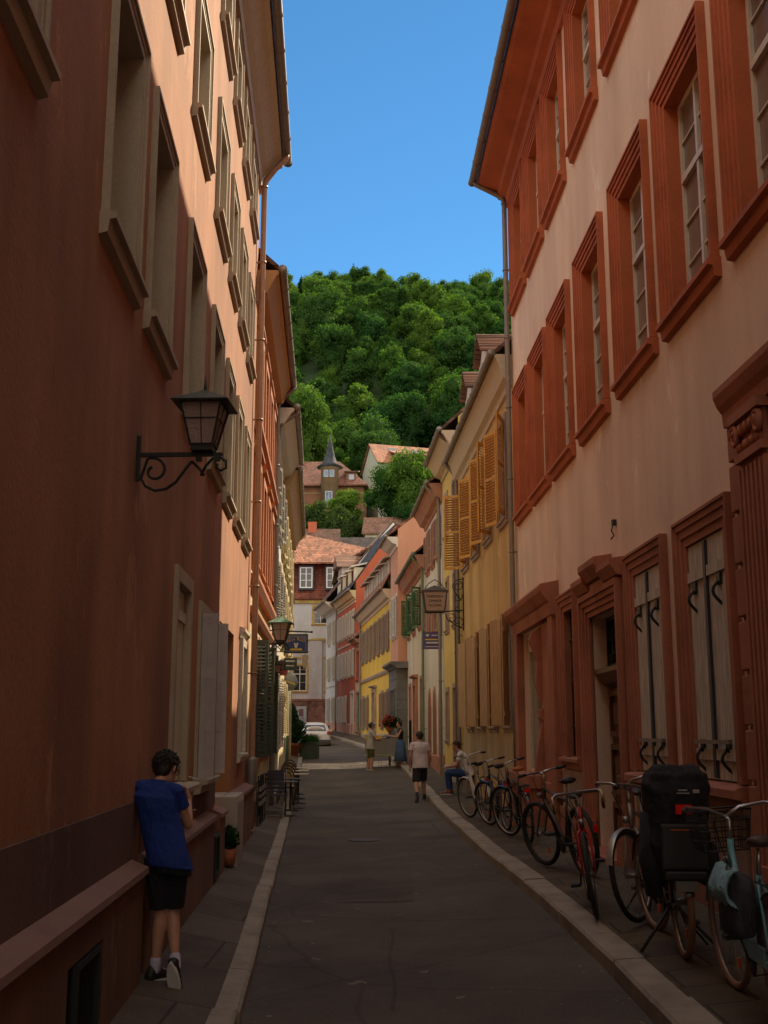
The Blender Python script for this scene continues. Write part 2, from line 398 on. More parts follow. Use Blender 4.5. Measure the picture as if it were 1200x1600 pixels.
# ---------------------------------------------------------------- facades
class F:      # a wall line; local x runs along the street, local y points out to the street
    def __init__(s, side, p, slope, z=0):
        s.side = side; s.sl = slope; s.p = p; k = math.sqrt(1 + slope * slope); s.k = k
        d = Vector((slope, 1)) / k * (1 if side == 'R' else -1)
        s.ang = math.atan2(d.y, d.x); s.d = d; s.z = z
    def x(s, Y): return (Y - s.p[1]) * s.k * (1 if s.side == 'R' else -1)
    def sp(s, a, b): return tuple(sorted((s.x(a), s.x(b))))
    def root(s, name, label, cat='building'): return thing(name, label, cat, (s.p[0], s.p[1], 0), s.ang)
    def M(s): return Matrix.Translation((s.p[0], s.p[1], 0)) @ Matrix.Rotation(s.ang, 4, 'Z')
def wall_mesh(x0, x1, z0, z1, holes, depth, D, gable=0):
    m = MB(); xs = sorted(set([x0, x1] + [h[0] for h in holes] + [h[1] for h in holes])); zs = sorted(set([z0, z1] + [h[2] for h in holes] + [h[3] for h in holes]))
    for a, b in zip(xs, xs[1:]):
        for c, d in zip(zs, zs[1:]):
            cx, cz = (a + b) / 2, (c + d) / 2
            if any(h[0] < cx < h[1] and h[2] < cz < h[3] for h in holes): continue
            m.add([(a, 0, c), (b, 0, c), (b, 0, d), (a, 0, d)], [(0, 1, 2, 3)])
    for h in holes:
        a, b, c, d = h[:4]; y = -(h[4] if len(h) > 4 else depth)
        m.add([(a, 0, c), (b, 0, c), (b, 0, d), (a, 0, d), (a, y, c), (b, y, c), (b, y, d), (a, y, d)], [(0, 1, 5, 4), (1, 2, 6, 5), (2, 3, 7, 6), (3, 0, 4, 7)])
    # sides, back, gables, inner floor
    for x in (x0, x1):
        m.add([(x, 0, z0), (x, -D, z0), (x, -D, z1), (x, 0, z1)], [(0, 1, 2, 3)])
        if gable: m.add([(x, 0, z1), (x, -D, z1), (x, -D, gable[0]), (x, -D / 2, gable[1]), (x, 0, gable[0])], [(0, 1, 2, 3, 4)])
    m.add([(x0, -D, z0), (x1, -D, z0), (x1, -D, z1), (x0, -D, z1)], [(0, 1, 2, 3)])
    m.add([(x0, -1.2, z0), (x1, -1.2, z0), (x1, -1.2, z1), (x0, -1.2, z1)], [(0, 1, 2, 3)])   # dark rooms end here
    return m
def roof_parts(root, x0, x1, ze, D, pitch, over, mat, gmat, gut=True, side=.0, thick=.1, gz=0):
    t = math.tan(R(pitch)); h = (D / 2 + over) * t; m = MB()
    m.prof([(over, ze), (over, ze + thick), (-D / 2, ze + h + thick), (-D / 2, ze + h)], x0 - side, x1 + side)
    m.prof([(-D / 2, ze + h), (-D / 2, ze + h + thick), (-D - over, ze + thick), (-D - over, ze)], x0 - side, x1 + side)
    r = obj('roof', m, mat, root)
    if gut:
        g = MB(); n = max(2, int((x1 - x0) / .9)); yy, zz = over + .07, ze + .02 + gz
        g.tube([(x0 - side + (x1 - x0 + 2 * side) * i / n, yy, zz) for i in range(n + 1)], .078, 10)
        for i in range(n + 1):
            x = x0 - side + (x1 - x0 + 2 * side) * i / n
            g.tube([(x - .012, yy, zz), (x + .012, yy, zz)], .09, 10)
        obj('gutter', g, gmat, root)
    return h
def downpipe(root, x, y0, z_top, z_bot, over, zg, mat, r=.055, jog=0.3):
    m = MB(); pts = [(x, over + .07, zg - .05), (x, over + .05, zg - .16), (x, over * .55 + .05, zg - .16 - jog * .5), (x, .14, zg - .16 - jog), (x, .11, zg - .3 - jog)]
    z = zg - .3 - jog
    while z > z_bot + 1.6: z -= 1.5; pts.append((x, .11, z))
    pts.append((x, .11, z_bot)); m.tube(pts, r, 10)
    for p in pts[4:]:
        m.tube([(x, .11, p[2] - .015), (x, .11, p[2] + .015)], r + .013, 10)
        m.box(x - .012, x + .012, 0, .06, p[2] - .012, p[2] + .012)
    return obj('downpipe', m, mat, root)

WT = {}
glassm = emit_free_glass('window_glass')
def shutter_mb(wd, h, style, t=.035):
    m = MB()
    if style == 'louvre':
        m.ring(0, wd, 0, h, .055, 0, t, .08, .08); m.box(.055, wd - .055, 0.003, t - .003, h * .5 - .035, h * .5 + .035)
        n = max(6, int(h / .075))
        for i in range(n):
            z = .1 + (h - .2) * (i + .5) / n
            if abs(z - h * .5) < .05: continue
            m.obox((wd / 2, t / 2, z), ((wd - .11) / 2, 0, 0), (0, .022, -.016), (0, .003, .004))
    elif style == 'plank':
        n = max(2, round(wd / .14))
        for i in range(n): m.box(wd * i / n + .003, wd * (i + 1) / n - .003, 0, t * .7, 0, h)
        for z in (h * .1, h * .86): m.box(.01, wd - .01, t * .7, t * 1.3, z - .05, z + .05)
    elif style == 'panel':
        m.box(0, wd, .008, t - .008, 0, h)
        for a, b in ((0, .3), (.3, .62), (.62, 1)):
            m.ring(0, wd, h * a, h * b, .06, 0, t, .045, .045)
    return m
def win(w_, h, sm, t=.16, proud=.05, reveal=.25, sash=None, sillm=None, shut=None, pm=None, transom=.66, rows=(2, 3), fascia=1, silld=.1, cols=2, head=0, closed=None, bars=None, sash_w=.06, sillh=.1):
    """window with stone surround; origin bottom centre of the surround on the wall plane"""
    key = (w_, h, sm.name, t, proud, reveal, sash and sash.name, sillm and sillm.name, str(shut), pm and pm.name, transom, rows, fascia, silld, cols, head, str(closed), str(bars), sash_w, sillh)
    if key in WT: return WT[key]
    a = w_ / 2; sillm = sillm or sm; kids = []
    m = MB()
    ft = t / fascia
    for i in range(fascia):
        m.ring(-a + i * ft, a - i * ft, sillh if i == 0 else sillh, h - i * ft, ft, -reveal if i == fascia - 1 else -.02, proud * (1 - .28 * i), 0, ft)
    if fascia > 1:
        m.ring(-a - .012, a + .012, sillh, h + .012, .03, 0, proud + .018, 0, .03)
    if head: m.prof([(0, h + .02), (head, h + .1), (head, h + .15), (0, h + .18)], -a - .06, a + .06)
    ox, oz0, oz1 = a - t, sillh, h - t
    s = MB(); s.prof([(-reveal, 0.01), (-reveal, sillh), (silld * .8, sillh * .86), (silld, sillh * .76), (silld, sillh * .42), (silld * .62, sillh * .34), (silld * .5, -.045), (0, -.06), (0, 0.0)], -a - .045, a + .045)
    kids.append(('sill', s.mesh('sill', sillm), []))
    if closed:
        cm, style = closed
        c = MB()
        for sx in (0, 1):
            q = shutter_mb(ox - .006, oz1 - oz0 - .02, style).xf(Matrix.Translation(((-ox + .003) if sx == 0 else .003, -reveal * .45, oz0 + .01)))
            kids.append(('shutter', q.mesh('shutter', cm), []))
    y = -reveal
    if sash:
        fr = MB(); W = sash_w; fr.ring(-ox, ox, oz0, oz1, W, y, y + .05)
        zt = oz0 + (oz1 - oz0) * transom
        fr.box(-ox + W, ox - W, y, y + .07, zt - W * .6, zt + W * .6)
        for c in range(1, cols):
            xc = -ox + 2 * ox * c / cols; fr.box(xc - W * .5, xc + W * .5, y, y + .06, oz0 + W, zt - W * .6); fr.box(xc - W * .5, xc + W * .5, y, y + .06, zt + W * .6, oz1 - W)
        mun = .018
        for za, zb, n in ((oz0 + W, zt - W * .6, rows[1]), (zt + W * .6, oz1 - W, rows[0])):
            for i in range(1, n):
                z = za + (zb - za) * i / n
                for c in range(cols):
                    fr.box(-ox + 2 * ox * c / cols + W * .5, -ox + 2 * ox * (c + 1) / cols - W * .5, y + .008, y + .042, z - mun / 2, z + mun / 2)
        sub = [('pane', MB().box(-ox, ox, y + .012, y + .02, oz0, oz1).mesh('pane', pm or glassm), [])]
        kids.append(('sash', fr.mesh('sash', sash), sub))
    else:
        kids.append(('pane', MB().box(-ox, ox, y + .012, y + .02, oz0, oz1).mesh('pane', pm or glassm), []))
    if shut:
        cm, style, ang, *rest = shut; angs = ang if isinstance(ang, tuple) else (ang, ang)
        lw = rest[0] if rest else ox
        for sx, an in ((-1, angs[0]), (1, angs[1])):
            q = shutter_mb(lw, oz1 - oz0, style)
            # local leaf lies along +x from the hinge; open angle measured from closed
            if sx == -1: M_ = Matrix.Translation((-ox - .01, proud + .012, oz0)) @ Matrix.Rotation(R(an), 4, 'Z')
            else: M_ = Matrix.Translation((ox + .01, proud + .012, oz0)) @ Matrix.Rotation(R(-an), 4, 'Z') @ Matrix.Scale(-1, 4, (1, 0, 0))
            if an > 150: M_ = Matrix.Translation((0, .045, 0)) @ M_
            kids.append(('shutter', q.xf(M_).mesh('shutter', cm), []))
    if bars:
        g = MB(); nb, bmx = bars
        for i in range(nb):
            x = -ox + 2 * ox * (i + .5) / nb; g.tube([(x, -.06, oz0), (x, -.06, oz1)], .011, 6)
        for zz in (.2, .5, .8): g.box(-ox, ox, -.075, -.045, oz0 + (oz1 - oz0) * zz - .012, oz0 + (oz1 - oz0) * zz + .012)
        kids.append(('window_grille', g.mesh('window_grille', bmx), []))
    WT[key] = ('window', m.mesh('window', sm), kids)
    return WT[key]
def hole(xc, z, w_, h, t=.16, dep=.3, sillh=.1):
    return (xc - w_ / 2 + t * .5, xc + w_ / 2 - t * .5, z + sillh * .4, z + h - t * .5, dep)
# ---------------------------------------------------------------- shared building materials
salmon = plaster('salmon_render', (.45, .20, .095), .26, .40, .7, 60)
beige = stone('beige_surround', (.44, .37, .27), .15, .75, .2)
cream_paint = paint('cream_paint', (.62, .57, .47), .5)
pinkstone = stone('pink_plinth_stone', (.25, .135, .11), .2, .85, .5, 20)
darkcast = plaster('dark_roughcast', (.16, .085, .06), .3, .2, 1.0, 55)
plinthm = plaster('plinth_render', (.25, .115, .07), .35, .4, .6, 50)
lav = paint('lavender_paint', (.50, .45, .44), .55)
blackm = paint('black_iron', (.015, .02, .018), .5, .2)
zinc = paint('zinc_gutter', (.23, .20, .17), .5, .3)
salpipe = paint('salmon_pipe', (.42, .24, .15), .5)
redstone = stone('red_sandstone', (.46, .12, .04), .34, .75, .4, 9)
redstone_low = stone('red_sandstone_weathered', (.38, .14, .08), .34, .8, .45, 9)
pink = plaster('pale_pink_render', (.88, .68, .55), .13, .20, .25, 110)
roughpale = plaster('pale_roughcast', (.40, .31, .25), .25, .25, 1.2, 40)
whitep = paint('white_window_paint', (.66, .60, .52), .45)
dark_tile = tiles('brown_roof_tiles', (.17, .085, .055))
red_tile = tiles('terracotta_roof_tiles', (.38, .15, .08), var=.5)
brn_tile = tiles('weathered_roof_tiles', (.27, .135, .09))
slate = tiles('slate_roof', (.055, .06, .075), 4, 6)
planks = paint('weathered_boards', (.60, .56, .49), .75, 0, .28, True)
brownwood = paint('brown_door_wood', (.13, .055, .025), .5, 0, .3, True)
soffit = paint('cream_soffit', (.55, .44, .30), .6)
rail = paint('dark_blue_iron', (.035, .04, .06), .5, .3)

# ---------------------------------------------------------------- left: tall salmon building
f = F('L', (LX(19.7), 19.7), -.05)
L1 = f.root('apartment_building', 'tall salmon building with beige windows, nearest on the left, the leaning man beside it')
cols = [(4.1, 1.2), (6.78, 1.15), (8.37, 1.15), (10.65, 1.25), (12.85, 1.2), (14.65, 1.05), (16.33, 1.05), (18.0, 1.05), (1.8, 1.15), (-.6, 1.15)]
holes = []; ws = []
for Yc, wd in cols:
    for z, h in ((4.85, 1.9), (7.87, 1.52), (10.45, 1.3)):
        ws.append((win(wd, h, beige, .12, .03, .24, cream_paint, None, rows=(1, 1), cols=2, silld=.1, sillh=.10, fascia=2, transom=.68), f.x(Yc), z)); holes.append(hole(f.x(Yc), z, wd, h, .12, .24, .10))
g1 = (10.5, 1.2, 1.33, 2.05); g2 = (12.5, 1.3, 1.33, 1.95); g4 = (18.05, 1.05, 1.5, 1.85)
ws.append((win(1.2, 2.05, beige, .13, .035, .14, None, None, closed=(cream_paint, 'plank'), silld=.16, sillh=.12), f.x(10.5), 1.33)); holes.append(hole(f.x(10.5), 1.33, 1.2, 2.05, .13, .14, .12))
ws.append((win(1.3, 1.95, beige, .13, .035, .2, cream_paint, None, shut=(lav, 'panel', (100, 104), .17), silld=.16, sillh=.12, rows=(1, 2)), f.x(12.5), 1.33)); holes.append(hole(f.x(12.5), 1.33, 1.3, 1.95, .13, .2, .12))
ws.append((win(1.05, 1.85, cream_paint, .12, .06, .15, cream_paint, None, rows=(1, 2), head=.09), f.x(18.05), 1.5)); holes.append(hole(f.x(18.05), 1.5, 1.05, 1.85, .12, .15))
holes.append(f.sp(14.2, 16.4) + (.98, 3.3, .42))
for Yc, wd in ((6.3, .75), (13.45, .5), (3.2, .75)): holes.append(f.sp(Yc - wd / 2, Yc + wd / 2) + (.3, .72, .2))
obj('wall', wall_mesh(f.x(19.7), f.x(-22), -.5, 12.1, holes, .25, 9), salmon, L1)
for t_, x_, z_ in ws: inst(t_, L1, (x_, 0, z_))
# door recess: white glazed door, step block
a, b = f.sp(14.2, 16.4)
d = MB().ring(a, b, .98, 3.3, .12, -.42, -.34, .12).box((a + b) / 2 - .05, (a + b) / 2 + .05, -.42, -.33, 1.1, 3.18).box(a + .12, b - .12, -.42, -.33, 2.5, 2.58)
dd = obj('door', d, cream_paint, L1); obj('pane', MB().box(a + .1, b - .1, -.40, -.385, 1.0, 3.25), emit_free_glass('green_glass', (.10, .16, .13)), dd)
obj('step', MB().prof([(0.0, .1), (.22, .1), (.22, 1.0), (.2, 1.08), (-.40, 1.08), (-.40, .9), (0, .9)], a + .2, b - .9), stone('pale_step_stone', (.42, .36, .32)), L1, bevel=.01)
# plinth with sloping ledge, in stretches
def plinth(Ya, Yb, top=.93, out=.11):
    a, b = f.sp(Ya, Yb)
    p = obj('plinth', MB().prof([(-.0, -.4), (out, -.4), (out, top), (0, top)], a, b), plinthm, L1)
    obj('ledge', MB().prof([(0, top), (out, top), (out + .035, top + .01), (out + .03, top + .05), (.02, top + .10), (0, top + .1)], a, b), pinkstone, p)
plinth(-22, 5.85); plinth(6.75, 8.15); plinth(8.55, 13.15); plinth(13.8, 14.55, .9); plinth(15.3, 19.7, .98, .13)
for za, zb in ((.75, .93), (-.4, .3)): obj('plinth', MB().box(*f.sp(5.85, 6.75), 0, .11, za, zb), plinthm, L1)
obj('ledge', MB().prof([(0, .93), (.11, .93), (.145, .94), (.14, .98), (.02, 1.03), (0, 1.03)], *f.sp(5.85, 6.75)), pinkstone, L1)
obj('dado', MB().box(*f.sp(-22, 8.15), .002, .02, 1.03, 1.42), darkcast, L1)
obj('dado', MB().box(*f.sp(8.55, 14.1), .002, .014, 1.03, 1.31), plaster('brown_dado', (.17, .085, .055), .25, .3, .5), L1)
for Ya, Yb in ((6.0, 6.6), (13.2, 13.7)):
    a, b = f.sp(Ya, Yb); g = MB().ring(a, b, .3, .74, .03, .06, .13)
    n = 9
    for i in range(1, n): g.box(a + (b - a) * i / n - .006, a + (b - a) * i / n + .006, .08, .1, .33, .71)
    gg = obj('cellar_grille', g, blackm, L1); obj('panel', MB().box(a, b, .02, .06, .3, .74), rail, gg)
# eaves: cove, gutter, roof, pipe
x0, x1 = f.x(19.75), f.x(-22)
obj('cornice', MB().prof([(0, 11.95), (.05, 11.95), (.07, 12.1), (.16, 12.2), (.34, 12.47), (.42, 12.51), (.42, 12.6), (0, 12.6)], x0, x1), soffit, L1)
roof_parts(L1, x0, x1, 12.6, 9, 42, .45, dark_tile, zinc)
downpipe(L1, f.x(19.35), 0, 0, .3, .45, 12.65, salpipe, jog=.45)
obj('drain_box', MB().lathe([(.05, .9), (.09, 1.0), (.1, 1.45), (.07, 1.5)], (f.x(19.35), .11, 0), 10), zinc, L1)

# ---------------------------------------------------------------- right: pink building with red stone frames
f = F('R', (RX(22.25), 22.25), -.0285)
R1_ = f.root('apartment_building', 'large pale pink building with deep red sandstone window frames on the right')
yc = [21.0, 19.0, 16.95, 14.68, 12.4, 10.31, 8.25, 6.1, 3.9, 1.7, -.5]
holes = []; ws = []
rglass = emit_free_glass('curtained_glass', (.22, .18, .15), .2, .3); rglass.node_tree.nodes['Principled BSDF'].inputs['Specular IOR Level'].default_value = .3
t1 = win(1.66, 2.72, redstone, .25, .07, .19, whitep, pm=rglass, rows=(2, 3), fascia=4, silld=.13, sillh=.15, transom=.62)
t2 = win(1.66, 2.5, redstone, .25, .07, .19, whitep, pm=rglass, rows=(2, 3), fascia=4, silld=.13, sillh=.15, transom=.62)
for Y in yc:
    ws.append((t1, f.x(Y), 5.97)); holes.append(hole(f.x(Y), 5.97, 1.66, 2.72, .25, .19, .15))
    ws.append((t2, f.x(Y), 10.37)); holes.append(hole(f.x(Y), 10.37, 1.66, 2.5, .25, .19, .15))
gt = win(1.62, 2.66, redstone_low, .25, .07, .04, None, None, fascia=3, closed=(planks, 'plank'), silld=.16, sillh=.2, head=.0)
for Y in (10.31, 12.4): ws.append((gt, f.x(Y), 1.28)); holes.append(hole(f.x(Y), 1.28, 1.62, 2.66, .25, .04, .2))
gb = win(1.3, 2.55, redstone_low, .25, .09, .16, None, None, fascia=3, bars=(6, blackm), silld=.12, sillh=.14)
ws.append((gb, f.x(16.9), 1.42)); holes.append(hole(f.x(16.9), 1.42, 1.3, 2.55, .25, .3, .14))
da, db = f.sp(13.75, 15.45); holes.append((da, db, .3, 3.45, .3))
sa, sb = f.sp(18.3, 21.6); holes.append((sa, sb, 1.0, 3.72, .3))
obj('wall', wall_mesh(f.x(-22), f.x(22.25), -.5, 13.05, holes, .3, 9), pink, R1_)
for t_, x_, z_ in ws: inst(t_, R1_, (x_, 0, z_))
# iron hooks and shutter bars on the boarded windows
for Y in (10.31, 12.4):
    xc = f.x(Y)
    for sx in (-1, 1):
        for z in (3.25, 1.78):
            h = MB(); h.box(xc + sx * .36 - .05, xc + sx * .36 + .05, -.04, .03, z - .05, z + .06)
            pts = [(xc + sx * .36, .03 + .05 * math.sin(i / 12 * 4.4), z - .02 - .24 * i / 12) for i in range(13)]
            pts += [(xc + sx * .36, .03 + .05 * math.sin(4.4) - .03 * i, z - .26 + .02 * i) for i in range(1, 4)]
            h.tube(pts, [.016] * 10 + [.013, .011, .009, .008, .008, .006], 6); obj('shutter_hook', h, blackm, R1_)
    obj('shutter_bar', MB().bar((xc - .5, .05, 1.82), (xc + .5, .05, 1.82), .03, .035), zinc, R1_)
    obj('shutter_bar', MB().box(xc - .035, xc + .035, -.0, .035, 1.5, 3.66), rail, R1_)
# plinth course of pale roughcast and sandstone
for Ya, Yb, zt_ in ((9.6, 13.2, 1.26), (15.95, 17.75, 1.4), (-22, 6.5, 1.26)): obj('plinth', MB().box(*f.sp(Ya, Yb), .0, .035, -.4, zt_), roughpale, R1_)
for Ya, Yb, zt_ in ((9.6, 13.2, .66), (15.95, 17.75, .8)): obj('plinth', MB().box(*f.sp(Ya, Yb), .036, .09, -.4, zt_), redstone_low, R1_)
# carved doorway
s = MB()
for i in range(4): s.ring(da - .30 + i * .075, db + .30 - i * .075, .2, 3.75 - i * .075, .075, -.02, .13 - .03 * i, 0, .075)
s.box(da - .3, da, 0, .16, .2, .75).box(db, db + .3, 0, .16, .2, .75)
xc = (da + db) / 2
s.prof([(0, 3.76), (.12, 3.78), (.2, 3.9), (.2, 3.97), (0, 4.0)], da - .38, xc - .45).prof([(0, 3.76), (.12, 3.78), (.2, 3.9), (.2, 3.97), (0, 4.0)], xc + .45, db + .38)
s.prof([(0, 3.85), (.14, 3.88), (.24, 4.02), (.24, 4.1), (0, 4.14)], xc - .5, xc + .5)
s.box(xc - .45, xc + .45, 0, .1, 3.76, 3.85)
ds = obj('door_surround', s, redstone_low, R1_)
dm = MB(); y = -.24
dm.box(da, db, y - .04, y, .3, 2.55); 
for sx in (0, 1):
    u0 = da + sx * (db - da) / 2 + .05; u1 = u0 + (db - da) / 2 - .1
    for za, zb in ((.4, 1.0), (1.1, 1.75), (1.85, 2.45)): dm.ring(u0, u1, za, zb, .07, y, y + .05); dm.box(u0 + .16, u1 - .16, y, y + .035, za + .16, zb - .16)
dm.box(xc - .045, xc + .045, y, y + .09, .35, 2.5); dm.prof([(y, 2.5), (y + .12, 2.55), (y + .22, 2.68), (y + .22, 2.74), (y, 2.76)], da, db)
dr = obj('door', dm, brownwood, R1_); obj('handle', MB().tube([(xc + .09, y + .05, 1.35), (xc + .09, y + .11, 1.35), (xc + .2, y + .11, 1.35)], .012, 6), zinc, dr)
fl = MB().ring(da, db, 2.76, 3.45, .05, y - .02, y + .04)
def spiral(m, c, r0, r1, a0, a1, ax=0, rad=.012, n=26, seg=5):
    pts = []
    for i in range(n + 1):
        t = i / n; a = a0 + (a1 - a0) * t; r = r0 + (r1 - r0) * t
        pts.append((c[0] + r * math.cos(a), c[1], c[2] + r * math.sin(a)))
    m.tube(pts, rad, seg)
for k, (dx, dz, r) in enumerate(((-.38, 0, .24), (.38, 0, .24), (0, .02, .26), (-.62, .12, .13), (.62, .12, .13), (-.62, -.16, .12), (.62, -.16, .12))):
    spiral(fl, (xc + dx, y + .02, 3.1 + dz), r, .03, R(90) * (k % 3), R(90) * (k % 3) + (8 if dx < 0 else -8))
for i in range(1, 6): fl.box(da + (db - da) * i / 6 - .008, da + (db - da) * i / 6 + .008, y, y + .016, 2.8, 3.42)
tg = obj('fanlight_grille', fl, blackm, dr); obj('pane', MB().box(da, db, y - .05, y - .04, 2.7, 3.45), glassm, dr)
obj('doorstep', MB().box(da, db, -.5, .25, -.2, .42), redstone_low, R1_)
# shop front with console and cornice
s = MB(); s.box(sa - .42, sa - .02, -.0, .12, .9, 3.9).box(sb, sb + .42, -.0, .14, .9, 3.9)
s.prof([(0, 3.75), (.14, 3.75), (.16, 3.95), (.2, 3.98), (.3, 4.12), (.32, 4.2), (.3, 4.24), (0, 4.3)], sa - .5, sb + .5)
s.box(sa, sa + 1.15, -.28, .05, 1.0, 3.72)       # solid stone pier beside the glass
ss = obj('shopfront_surround', s, redstone_low, R1_)
c = MB(); c.prof([(.05, 3.7), (.2, 3.6), (.26, 3.45), (.2, 3.3), (.12, 3.1), (.16, 2.7), (.1, 2.5), (.05, 2.4)], sa + 1.02, sa + 1.14); c.prof([(.05, 2.3), (.12, 2.28), (.12, 2.15), (.05, 2.1)], sa + .95, sa + 1.2); c.prof([(.05, 2.1), (.1, 1.9), (.17, 1.5), (.2, 1.25), (.05, 1.22)], sa + 1.0, sa + 1.16)
obj('console', c, redstone_low, R1_)
s2 = MB().ring(sa + 1.15, sb, 1.15, 3.72, .09, -.16, -.08).box(sa + 1.15, sb, -.17, -.08, 3.4, 3.63)
sw = obj('shop_window', s2, whitep, R1_); obj('pane', MB().box(sa + 1.15, sb, -.14, -.13, 1.15, 3.7), emit_free_glass('shop_glass', (.16, .17, .13), .1), sw)
obj('shop_sill', MB().box(sa + .9, sb + .55, -.3, .34, .98, 1.2).box(sa + 1.0, sb + .5, 0, .26, -.3, .98).box(sa - .3, sa + .9, 0, .1, -.3, 1.1), redstone_low, R1_, bevel=.015)
# portal at the near end: quoins, fluted pilaster, capital, entablature
q = MB(); z = .2; i = 0
while z < 4.25:
    q.box(*f.sp(8.98, 9.32), .0, .09, z, z + .40); q.box(*f.sp(9.0, 9.3), 0, .05, z + .40, z + .44); z += .44
obj('quoin_stones', q, redstone_low, R1_, bevel=.012)
q = MB(); xa, xb = f.sp(8.36, 8.93); q.box(xa, xb, 0, .12, .2, 4.05); n = 6
for i in range(n + 1): q.box(xa + (xb - xa) * i / n - .022, xa + (xb - xa) * i / n + .022, .12, .15, .9, 4.0)
q.box(xa - .05, xb + .05, 0, .17, .2, .9)
ppl = obj('pilaster', q, redstone_low, R1_)
q = MB(); q.box(xa - .02, xb + .02, 0, .17, 4.05, 4.12).box(xa - .05, xb + .05, 0, .2, 4.38, 4.46)
for sx in (xa + .03, xb - .03):
    q.tube([(sx + .09 * math.cos(t) * (1 - t / 14), .17, 4.27 + .1 * math.sin(t) * (1 - t / 14)) for t in [i * .45 for i in range(26)]], .024, 6)
for i in range(5): q.ball((xa + (xb - xa) * (i + .5) / 5, .16, 4.3), (.045, .04, .06), 8, 6)
for i in range(4): q.ball((xa + (xb - xa) * (i + .5) / 4, .14, 4.17), (.06, .04, .05), 8, 6)
q.box(xa, xb, 0, .14, 4.12, 4.38)
obj('capital', q, redstone_low, ppl)
obj('entablature', MB().prof([(0, 4.46), (.12, 4.46), (.13, 4.58), (.17, 4.64), (.2, 4.72), (.2, 4.78), (0, 4.86)], *f.sp(6.0, 9.3)).box(*f.sp(6.0, 8.4), -.0, .1, .2, 4.46), redstone_low, R1_)
x0, x1 = f.x(-22), f.x(22.3)
obj('cornice', MB().prof([(0, 12.93), (.06, 12.93), (.09, 13.07), (.22, 13.13), (.26, 13.23), (.6, 13.35), (.66, 13.39), (.66, 13.49), (0, 13.49)], x0, x1), redstone, R1_)
roof_parts(R1_, x0, x1, 13.49, 9, 42, .7, dark_tile, zinc)
downpipe(R1_, f.x(22.15), 0, 0, 1.0, .66, 13.55, zinc, jog=.3)
fx = obj('wall_hook', MB().box(f.x(13.8) - .04, f.x(13.8) + .04, 0, .05, 4.45, 4.52).tube([(f.x(13.8), .04, 4.45), (f.x(13.8), .06, 4.38), (f.x(13.8), .03, 4.32), (f.x(13.8) + .01, .07, 4.27)], .01, 6), blackm, R1_)
# ---------------------------------------------------------------- the other houses of both rows
def house(f, Ya, Yb, label, wallm, zt, eave, wins, name='town_house', D=8, roofm=None, over=.35, pitch=42, gutm=None, corn=None, pipe=None, base=None, pipem=None, belt=None, gab=0, extra=None):
    r = f.root(name, label); x0, x1 = f.sp(Ya, Yb); holes = []
    for t_, Y, z, wd, h, tt, dp in wins: holes.append(hole(f.x(Y), z, wd, h, tt, dp))
    if extra: holes += extra
    zb = min(G(Ya), G(Yb)) - .5
    obj('wall', wall_mesh(x0, x1, zb, zt, holes, .2, D, (eave + over * math.tan(R(pitch)) - .02, eave + (D / 2 + over) * math.tan(R(pitch)) - .02)), wallm, r)
    for t_, Y, z, wd, h, tt, dp in wins: inst(t_, r, (f.x(Y), 0, z))
    if corn: o = over; obj('cornice', MB().prof([(0, zt - .12), (.05, zt - .12), (.08, zt), (o * .5, zt + .06), (o * .9, eave - .1), (o, eave - .08), (o, eave), (0, eave)], x0, x1), corn, r)
    roof_parts(r, x0, x1, eave, D, pitch, over, roofm or dark_tile, gutm or zinc)
    if pipe is not None: downpipe(r, f.x(pipe), 0, 0, G(pipe) + .2, over, eave + .05, pipem or zinc, jog=.3)
    if base: m_, h_, o_ = base; obj('plinth', MB().prof([(0, zb), (o_, zb), (o_, G((Ya + Yb) / 2) + h_), (0, G((Ya + Yb) / 2) + h_ + o_)], x0, x1), m_, r)
    if belt:
        for z, h_, o_, m_ in belt: obj('string_course', MB().prof([(0, z), (o_ * .6, z), (o_, z + h_ * .6), (o_, z + h_), (0, z + h_)], x0, x1), m_, r)
    return r
def W_(Y, z, wd, h, sm, **k):
    return (win(wd, h, sm, k.pop('t', .14), k.pop('proud', .04), k.pop('reveal', .18), **k), Y, z, wd, h, k.get('t', .14), .2)
orange_wood = paint('orange_shutter_wood', (.62, .29, .045), .55, 0, .22, True)
tan_wood = paint('tan_shutter_wood', (.48, .29, .14), .6, 0, .2, True)
ochre = plaster('ochre_render', (.68, .43, .15), .18, .3, .35, 80)
ochre_st = stone('greyish_sandstone', (.36, .26, .20))
pinkst = stone('pink_sandstone', (.42, .20, .13))
white_r = plaster('white_render', (.70, .68, .63), .1, .2, .2)
bluewhite = plaster('cool_white_render', (.56, .56, .58), .1, .2, .2)
cream_r = plaster('cream_render', (.70, .65, .48), .1, .2, .2)
yellow_r = plaster('yellow_render', (.70, .52, .17), .12, .2, .2)
yellow2 = plaster('bright_yellow_render', (.74, .48, .07), .08, .15, .2)
palyel = plaster('pale_yellow_render', (.62, .54, .32), .1, .2, .2)
coral = plaster('coral_render', (.66, .33, .21), .08, .15, .2)
brick_r = plaster('brick_red_render', (.47, .12, .06), .1, .15, .2)
green_p = paint('green_shutter_paint', (.05, .13, .045), .5)
dgreen = paint('dark_green_shutter_paint', (.045, .065, .05), .55)
grey_p = paint('grey_shutter_paint', (.30, .28, .24), .55)
grey_l = paint('pale_grey_shutter_paint', (.60, .56, .48), .55)
taupe = paint('taupe_shutter_paint', (.27, .20, .15), .55)
orange_st = stone('orange_painted_stone', (.48, .17, .07), .12)
greyst = stone('grey_rusticated_stone', (.17, .165, .15))

